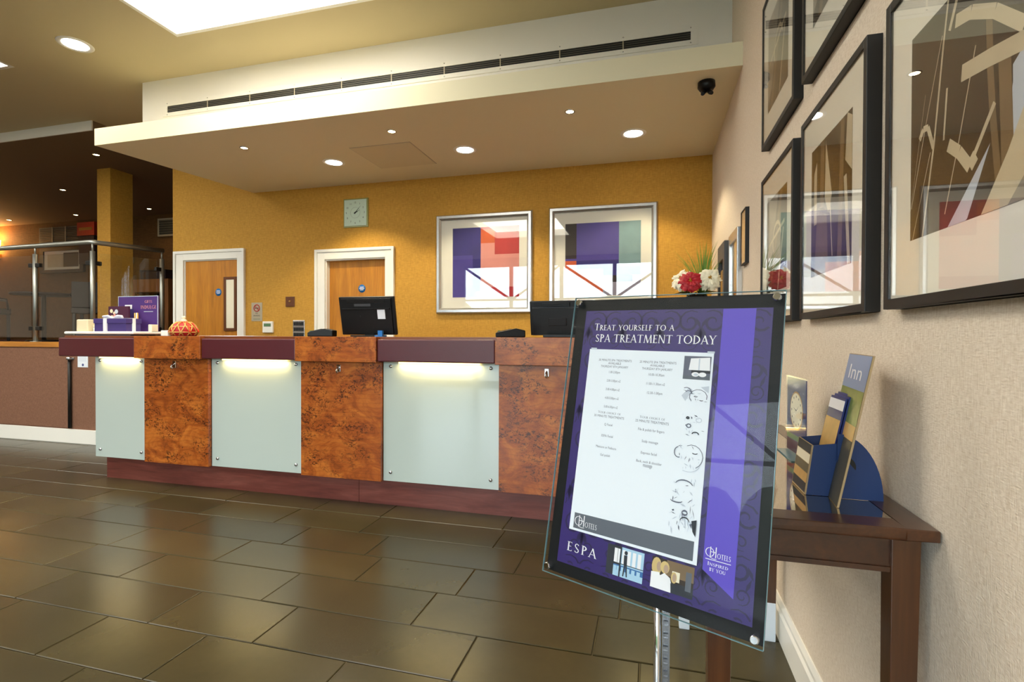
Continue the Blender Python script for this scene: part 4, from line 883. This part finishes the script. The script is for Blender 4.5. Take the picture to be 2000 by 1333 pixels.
picture('notice_photo', 268, 329, 366, 487, sketch(40, [(.5, .2, .3, .1, 3.4, 6.0, .02, 'print_ink'), (.6, .62, .1, .05, 0, 6.28, .03, 'print_ink'), (.62, .76, .16, .08, 3.3, 6.1, .02, 'print_dark'), (.3, .45, .2, .04, 0, 3.1, .02, 'print_ink')])+[('print_dark', [(.84, .72), (1, .69), (1, .95), (.9, .88)]), ('print_ink', [(.78, .78), (.86, .76), (.86, .84)])], N, DN, 'paper_white')
for u in (54, 322): MB().obox(sp(DN)(u, 119), EX*12*KS*1.2, EY*4*KS, EN*.0006).build('clip', 'print_pale', N)
# stand
m = MB(); m.tube([(PX-.008, PY, .012), (PX-.008, PY, .835)], .0075, 16); m.build('tube', 'chrome', S)
m = MB(); m.box(PX+.001, PX+.0035, PY-.009, PY+.009, .012, .83).box(PX+.0125, PX+.016, PY-.009, PY+.009, .012, .83)
z = .014
while z < .8: m.box(PX+.0035, PX+.0125, PY-.009, PY-.005, z, z+.0035); z += .026
m.box(PX+.0035, PX+.0125, PY+.004, PY+.009, .012, .83); m.build('slotted_upright', 'steel', S)
MB().box(PX-.09, PX+.09, PY-.28, PY+.1, 0, .012).build('base_plate', 'steel', S, .003)
for v in (455, 520):
    c = sp(-.018)(212, v); e = Vector((PX, PY-.008, c.z-.004)); MB().tube([c, e], .007, 10).build('arm', 'steel', S)

# ------------------------------------------------------------------ console table with leaflets
TT = .827
T = thing('console_table', 'narrow dark wooden console table with a mirror inlay along the beige wall', 'table', (.29, 1.63, 0))
tx0, tx1, ty0, ty1 = .092, .496, 1.07, 2.215
m = MB()
for a in ((tx0, .135, ty0, ty1), (.445, tx1, ty0, ty1), (.135, .445, ty0, 1.128), (.135, .445, 2.157, ty1)): m.box(*a, TT-.021, TT)
m.build('top', 'table_wood', T, .002)
MB().box(.135, .445, 1.128, 2.157, TT-.012, TT-.0008).build('mirror_inlay', 'table_mirror', T)
for x in (.112, .43):
    for y in (1.092, 2.15):
        w, b = .047, .036
        v = [(x, y), (x+w, y), (x+w, y+w), (x, y+w)]; o_ = (w-b)/2 if x < .3 else 0
        bb = [(x+o_, y+(w-b)/2), (x+o_+b, y+(w-b)/2), (x+o_+b, y+(w+b)/2), (x+o_, y+(w+b)/2)]
        lg = MB(); lg.add([(p[0], p[1], .008) for p in bb]+[(p[0], p[1], TT-.021) for p in v], [(3, 2, 1, 0), (4, 5, 6, 7)]+[(i, (i+1) % 4, 4+(i+1) % 4, 4+i) for i in range(4)])
        L = lg.build('leg', 'leg_wood', T, .0015)
        k = .002; MB().box(bb[0][0]-k, bb[1][0]+k, bb[0][1]-k, bb[2][1]+k, 0, .15).build('leg_sleeve', 'sleeve', L, .003)
for a in ((.159, .43, 1.1, 1.118), (.159, .43, 2.17, 2.188), (.12, .138, 1.139, 2.15), (.452, .47, 1.139, 2.15)):
    A_ = MB().box(*a, .735, TT-.021).build('apron', 'table_wood', T)
    if a[1]-a[0] > .1: MB().box(a[0], a[1], a[2]-.004, a[3]+.004, .735, .745).build('bead', 'table_wood', A_, .001)
# cardboard leaflet dispenser, facing the room
T = thing('leaflet_dispenser', 'blue cardboard leaflet dispenser with a tall printed back panel', 'leaflet stand', (.38, 1.26, TT))
def lean(z): return (z-TT)*.2
ny, fy = 1.166, 1.35; dx = .02
def panel(x_off, th, z0, z1, y0, y1):
    q = [(.363+x_off+lean(z)+(y-ny)/(fy-ny)*dx, y, z) for y, z in ((y0, z0), (y1, z0), (y1, z1), (y0, z1))]
    return MB().prism(q, (th, 0, 0))
def panel_flat(x_off, pts):
    return [(.363+x_off+lean(z)+(y-ny)/(fy-ny)*dx, y, z) for y, z in pts]
panel(0, .004, TT, 1.133, ny, fy).build('back_panel', 'card_edge', T)
for nm, z0, z1 in (('brochure_sky', 1.06, 1.132), ('brochure_green', .99, 1.06), ('brochure_sand', .96, .99), ('brochure_mud', TT+.001, .96)):
    MB().poly(panel_flat(-.0006, ((ny+.001, z0), (fy-.001, z0), (fy-.001, z1), (ny+.001, z1)))).build('panel_print', nm, T)
MB().add(panel_flat(-.001, [(fy-.03-v[0]*.22, 1.08+v[1]*.045) for v in [(a/2.4, b) for a, b in sans('Inn')[0]]]), sans('Inn')[1]).build('panel_lettering', 'print_white', T)
py0, py1, pz = 1.245, 1.345, .94
MB().prism([(.328, py0, TT), (.384, py0, TT), (.384+lean(pz), py0, pz+.004), (.342, py0, pz-.005)], (0, .003, 0)).build('pocket_side', 'card_blue', T)
MB().prism([(.328, py1, TT), (.384, py1, TT), (.384+lean(pz), py1, pz+.004), (.342, py1, pz-.005)], (0, .003, 0)).build('pocket_side', 'card_blue', T)
f = MB().prism([(.328, py0, TT), (.342, py0, pz-.005), (.342, py1+.003, pz-.005), (.328, py1+.003, TT)], (-.003, 0, 0)).build('pocket_front', 'card_edge', T)
random.seed(5)
for k, cm in enumerate(('print_dark', 'brochure_sand', 'brochure_mud', 'paper_cream', 'print_dark')):
    z0 = TT+.004+k*.021; x = lambda z: .328+(z-TT)/(pz-.005-TT)*.014-.0034
    MB().poly([(x(z0), py0+.002, z0), (x(z0), py1, z0), (x(z0+.02), py1, z0+.02), (x(z0+.02), py0+.002, z0+.02)]).build('pocket_print', cm, f)
n_ = 14
q = [(.384, 1.236, TT), (.471, 1.236, TT)]+[(.471-.085*(1-math.cos(a)), 1.236, TT+.137*math.sin(a)) for a in [PI/2*i/n_ for i in range(1, n_+1)]]
MB().prism(q, (0, .003, 0)).build('rear_strut', 'card_blue', T)
MB().prism([(.398+.022*math.cos(a), 1.2355, TT+.068+.022*math.sin(a)) for a in [-.3+PI*.62*i/8 for i in range(9)]], (0, .0005, 0)).build('strut_slot', 'ink_black', T)
for k in range(3):
    xo = -.006-k*.006
    b_ = thing('leaflet', ['blue and sand printed leaflet at the front of the dispenser pocket', 'blue printed leaflet in the middle of the dispenser pocket', 'blue printed leaflet at the back of the dispenser pocket'][2-k], 'leaflet', (.38, 1.29, TT), 'leaflets in the dispenser')
    y0, y1 = 1.252, 1.342
    def lf(off, z0, z1, th): return MB().prism([(.363+xo+off+.016*(1)+lean(z)*(1.05), y, z) for y, z in ((y0, z0), (y1, z0), (y1, z1), (y0, z1))], (th, 0, 0))
    lf(0, TT+.003, 1.045-k*.004, .0035).build('pages', 'brochure_blue', b_)
    if k == 2:
        lf(-.0006, TT+.004, .99, .0005).build('cover_photo', 'brochure_sand', b_); lf(-.0006, 1.01, 1.032, .0005).build('cover_title', 'print_white', b_)
# clear acrylic card holder
T = thing('acrylic_card_holder', 'clear acrylic holder with a clock face card on the console table', 'card holder', (.41, 1.65, TT))
hx = lambda y: .412-(y-1.56)*.05
def hp(y0, y1, z0, z1, x0, x1): return MB().prism([(hx(y)+x0, y, z) for y, z in ((y0, z0), (y1, z0), (y1, z1), (y0, z1))], (x1-x0, 0, 0))
hp(1.56, 1.735, TT, 1.055, -.0035, -.002).build('front_sheet', 'acrylic', T); hp(1.56, 1.735, TT+.003, 1.055, .002, .0035).build('rear_sheet', 'acrylic', T)
MB().box(.375, .45, 1.565, 1.735, TT, TT+.0025).build('foot', 'acrylic_edge', T)
cardp = hp(1.565, 1.73, TT+.006, 1.05, -.001, .001).build('card', 'brochure_blue', T)
def disc(y, z, ry, off, mat, nm, n=28): return MB().poly([(hx(y+ry*math.cos(a))-off, y+ry*math.cos(a), z+ry*math.sin(a)) for a in [2*PI*i/n for i in range(n)]]).build(nm, mat, cardp)
disc(1.645, .957, .056, .0012, 'gold', 'dial_rim'); disc(1.645, .957, .051, .0014, 'paper_cream', 'dial')
m = MB()
for h in range(12): a = h*PI/6; y, z = 1.645+.041*math.cos(a), .957+.041*math.sin(a); m.add([(hx(y)-.0016, y-.003, z-.003), (hx(y)-.0016, y+.003, z-.003), (hx(y)-.0016, y+.003, z+.003), (hx(y)-.0016, y-.003, z+.003)], [(0, 1, 2, 3)])
m.add([(hx(1.645)-.0016, 1.643, .957), (hx(1.645)-.0016, 1.647, .957), (hx(1.62)-.0016, 1.622, .975)], [(0, 1, 2)]); m.add([(hx(1.645)-.0016, 1.645, .955), (hx(1.645)-.0016, 1.645, .959), (hx(1.67)-.0016, 1.67, .965)], [(0, 1, 2)])
m.build('dial_marks', 'ink_black', cardp)
hp(1.566, 1.729, .87, .885, -.0013, -.001).build('card_stripe', 'lcd_green', cardp); hp(1.566, 1.729, TT+.007, .868, -.0013, -.001).build('card_stripe', 'card_wine', cardp)
# glass bowl with little favours
T = thing('glass_bowl', 'round clear glass bowl on the console table behind the spa sign', 'bowl', (.29, 1.78, TT))
MB().lathe([(0, .0), (.045, .0), (.05, .006), (.02, .014), (.018, .03), (.05, .045), (.085, .08), (.098, .13), (.09, .19), (.087, .19), (.094, .13), (.082, .083), (.048, .05), (0, .038)], (.29, 1.78, TT), 32).build('bowl', 'clear_glass', T)
random.seed(8)
for k in range(9):
    a = k*2.4; r = .012+.04*(k/9); c = (.29+r*math.cos(a), 1.78+r*math.sin(a), TT+.062+.016*(k % 3))
    w = MB().ball(c, (.018, .014, .011), 10, 6).build('wrapped_sweet', ['ribbon_white', 'paper_cream', 'gold'][k % 3], None, 0, c); tag(w, ['white wrapped sweet inside the glass bowl', 'cream wrapped sweet inside the glass bowl', 'gold wrapped sweet inside the glass bowl'][k % 3], 'sweet', 'sweets in the glass bowl')

# ------------------------------------------------------------------ balustrade and raised lounge
T = thing('glass_balustrade', 'glass balustrade with a round steel handrail on the low wall', 'balustrade', (-5.8, YL+.06, 1.09))
BY = YL+.05; RZ = 2.168; CXr = -5.80
ex, ey = -5.60, 4.83
MB().tube([(XL, BY, RZ-.01), (-7.1, BY, RZ-.01), (CXr-.03, BY, RZ), (CXr-.005, BY+.01, RZ), (CXr+.01, BY+.04, RZ), (ex, ey, RZ+.004)], .026, 14).build('handrail', 'rail_steel', T)
for x, y in ((-8.4, BY), (-7.52, BY), (-6.652, BY), (CXr, BY), (ex, ey-.02)):
    p = MB(); p.tube([(x, y, 1.096), (x, y, 2.07)], .024, 14); p.tube([(x, y, 2.07), (x, y, RZ-.02)], .009, 8); p.lathe([(0, 0), (.05, 0), (.05, .007), (0, .007)], (x, y, 1.09), 20)
    po_ = p.build('post', 'rail_steel', T)
    for z in (1.24, 1.945):
        k = MB()
        if y == BY:
            k.box(x-.085, x-.02, y-.018, y+.018, z-.022, z+.022)
            if x < CXr-.1: k.box(x+.02, x+.085, y-.018, y+.018, z-.022, z+.022)
        if x >= CXr: d = 1 if y == BY else -1; k.box(x-.018, x+.018, min(y+d*.02, y+d*.085), max(y+d*.02, y+d*.085), z-.022, z+.022)
        k.build('glass_clamp', 'dark_metal', po_, .004)
for a, b in ((-8.34, -7.58), (-7.46, -6.712), (-6.592, -5.862)): MB().box(a, b, BY-.005, BY+.005, 1.14, 2.055).build('glass_pane', 'pane', T)
m = MB(); m.prism([(CXr+.02, BY+.06, 1.14), (ex-.015, ey-.08, 1.14), (ex-.015, ey-.08, 2.055), (CXr+.02, BY+.06, 2.055)], (.01, 0, 0)); m.build('glass_pane', 'pane', T)
T = thing('wall_bar', 'grey tubular bar with a steel cap on the low fabric wall', 'bar', (-6.04, YL, .165))
MB().tube([(-6.04, YL-.02, .165), (-6.04, YL-.02, .9)], .016, 12).build('tube', 'dark_metal', T); MB().tube([(-6.04, YL-.022, .9), (-6.04, YL-.022, .93)], .027, 14).box(-6.09, -5.99, YL-.012, YL, .9, .925).build('end_cap', 'steel', T)
T = thing('notice_card', 'small white notice card with a blue emblem on the low wall', 'notice', (-5.87, YL, .83))
MB().box(-5.945, -5.8, YL-.004, YL, .822, .95).build('card', 'paper_white', T); MB().lathe([(0, -.001), (.014, -.001), (.014, 0)], (-5.87, YL-.004, .848), 14, 'Y').build('emblem', 'brochure_blue', T)
for k in range(4): MB().box(-5.93, -5.82, YL-.0046, YL-.004, .93-k*.014, .934-k*.014).build('print_line', 'print_pale', T)
# lounge back wall
T = thing('lounge_wall_grille', 'wide grey air grille high on the lounge wall', 'air grille', (-10.95, 7.3, 2.96)); m = MB(); m.box(-11.49, -10.42, 7.27, 7.3, 2.94, 3.24)
m.build('frame', 'vent_grey', T)
for k in range(8): MB().box(-11.45, -10.46, 7.258, 7.27, 2.965+k*.033, 2.98+k*.033).build('slat', 'dark_metal', T)
for x in (-11.12, -10.78): MB().box(x-.01, x+.01, 7.255, 7.27, 2.94, 3.24).build('divider', 'plate_grey', T)
T = thing('lounge_picture', 'black framed pale picture on the lounge wall', 'picture', (-10.9, 7.3, 2.37)); m = MB()
for a in ((-11.47, -11.37, 2.36, 2.84), (-10.43, -10.33, 2.36, 2.84), (-11.37, -10.43, 2.36, 2.42), (-11.37, -10.43, 2.78, 2.84)): m.box(a[0], a[1], 7.26, 7.3, a[2], a[3])
m.build('frame', 'black_frame', T); MB().box(-11.37, -10.43, 7.28, 7.295, 2.42, 2.78).build('mount', 'mount_board', T); m = MB().box(-11.28, -10.86, 7.276, 7.28, 2.47, 2.72); m.k = 1; m.box(-10.86, -10.48, 7.275, 7.28, 2.47, 2.74); m.build('print', ['sepia_light', 'sepia_dark'], T); MB().box(-11.37, -10.43, 7.266, 7.27, 2.42, 2.78).build('glass', 'picture_glass', T)
T = thing('red_wall_sign', 'red sign with pale lettering beside the gold column', 'sign', (-10.25, 7.3, 2.97)); MB().box(-10.43, -10.0, 7.22, 7.3, 3.03, 3.28).build('sign_box', 'red_sign', T); MB().box(-10.38, -10.05, 7.215, 7.22, 3.13, 3.18).build('lettering_band', 'gold', T); MB().box(-10.4, -10.02, 7.23, 7.3, 2.5, 3.03).build('lower_panel', 'art_dark', T)
T = thing('wall_vent', 'small framed square vent beside the gold wall edge', 'vent', (-8.4, 7.3, 2.95)); m = MB()
for a in ((-8.56, -8.53, 2.94, 3.26), (-8.1, -8.07, 2.94, 3.26), (-8.53, -8.1, 2.94, 2.97), (-8.53, -8.1, 3.23, 3.26)): m.box(a[0], a[1], 7.27, 7.3, a[2], a[3])
m.build('frame', 'plate_grey', T); MB().box(-8.53, -8.1, 7.285, 7.295, 2.97, 3.23).build('mesh', 'vent_grey', T)
for k in range(6): MB().box(-8.53, -8.1, 7.275, 7.285, 2.985+k*.042, 2.995+k*.042).build('slat', 'dark_metal', T)
for k, y in enumerate((7.3,)):
    T = thing('wall_sconce', 'glowing amber sconce on the lounge wall', 'wall light', (-12.62, 7.3, 2.75)); MB().lathe([(0, 0), (.09, .0), (.12, .3), (.1, .3), (.07, .03), (0, .03)], (-12.62, 7.18, 2.75), 16).build('shade', 'sconce_light', T); MB().box(-12.66, -12.58, 7.18, 7.3, 2.7, 2.78).build('arm', 'gold', T)
    light('sconce_lamp', 'POINT', (-12.62, 7.12, 3.1), 16, (1, .55, .2), T, shadow_soft_size=.08)
T = thing('wine_rack', 'wooden wine rack cabinet with crossed lattice behind the balustrade', 'cabinet', (-8.35, 7.0, ZR))
rx0, rx1, ry0, ry1, rz1 = -8.75, -7.9, 6.9, 7.28, 2.13
m = MB().box(rx0, rx0+.12, ry0, ry1, ZR, rz1).box(rx1-.12, rx1, ry0, ry1, ZR, rz1).box(rx0+.12, rx1-.12, ry0, ry1, rz1-.22, rz1).box(rx0+.12, rx1-.12, ry0, ry1, ZR, ZR+.1); m.build('carcass', 'cabinet_wood', T); MB().box(rx0+.12, rx1-.12, ry1-.03, ry1-.01, ZR+.1, rz1-.22).build('dark_back', 'ink_black', T)
for a, b in (((rx0+.12, ZR+.1), (rx1-.12, rz1-.22)), ((rx1-.12, ZR+.1), (rx0+.12, rz1-.22))):
    d = Vector((b[0]-a[0], 0, b[1]-a[1])); n_ = Vector((-d.z, 0, d.x)).normalized()*.01; c = Vector((a[0], ry0+.02, a[1])); MB().prism([c+n_, c-n_, c+d-n_, c+d+n_], (0, .25, 0)).build('lattice_board', 'cabinet_wood', T)
T = thing('wine_box', 'dark box standing on top of the wine rack', 'box', (-8.3, 7.1, rz1)); MB().box(-8.6, -8.05, 6.98, 7.24, rz1, rz1+.14).build('carton', 'art_dark', T); MB().box(-8.61, -8.04, 6.97, 7.25, rz1+.14, rz1+.17).build('lid', 'dark_seat', T)
def chair(x, y, rz, label):
    T = thing('lounge_chair', label, 'chair', (x, y, ZR), 'dark chairs in the raised lounge'); c = Vector((x, y, ZR)); R_ = Matrix.Rotation(rz, 3, 'Z')
    def B(nm, mat, *bx):
        m = MB(); m.T = lambda p: c+R_ @ p; m.box(*bx); return m.build(nm, mat, T, .008)
    B('seat', 'dark_seat', -.24, .24, -.23, .23, .42, .5); B('backrest', 'dark_seat', -.23, .23, .19, .25, .5, .88)
    for sx in (-1, 1):
        for sy in (-1, 1): B('leg', 'dark_metal', sx*.21-.02, sx*.21+.02, sy*.2-.02, sy*.2+.02, 0, .42)
        m = MB(); m.T = lambda p: c+R_ @ p; m.tube([(sx*.25, -.2, .48), (sx*.27, -.18, .64), (sx*.27, .1, .68), (sx*.24, .2, .7)], .016, 8); m.build('arm', 'dark_metal', T)
chair(-9.9, 5.6, 2.6, 'dark armchair in the lounge behind the balustrade corner post'); chair(-8.15, 5.9, -2.4, 'dark armchair in the lounge before the pale lounge picture'); chair(-9.0, 4.75, .4, 'dark armchair close behind the balustrade glass')
def ltable(x, y, label):
    T = thing('lounge_table', label, 'table', (x, y, ZR), 'dark tables in the raised lounge')
    MB().lathe([(0, .7), (.38, .7), (.39, .715), (.38, .73), (0, .73)], (x, y, ZR), 28).build('tabletop', 'dark_seat', T); MB().tube([(x, y, ZR+.02), (x, y, ZR+.7)], .03, 10).build('column', 'dark_metal', T)
    MB().lathe([(0, 0), (.22, 0), (.2, .02), (0, .03)], (x, y, ZR), 20).build('foot', 'dark_metal', T)
ltable(-8.95, 5.72, 'round dark table between the lounge armchairs'); ltable(-11.4, 6.0, 'round dark table near the wall sconce')
for o in bpy.data.objects:
    if '_o' in o: del o['_o']
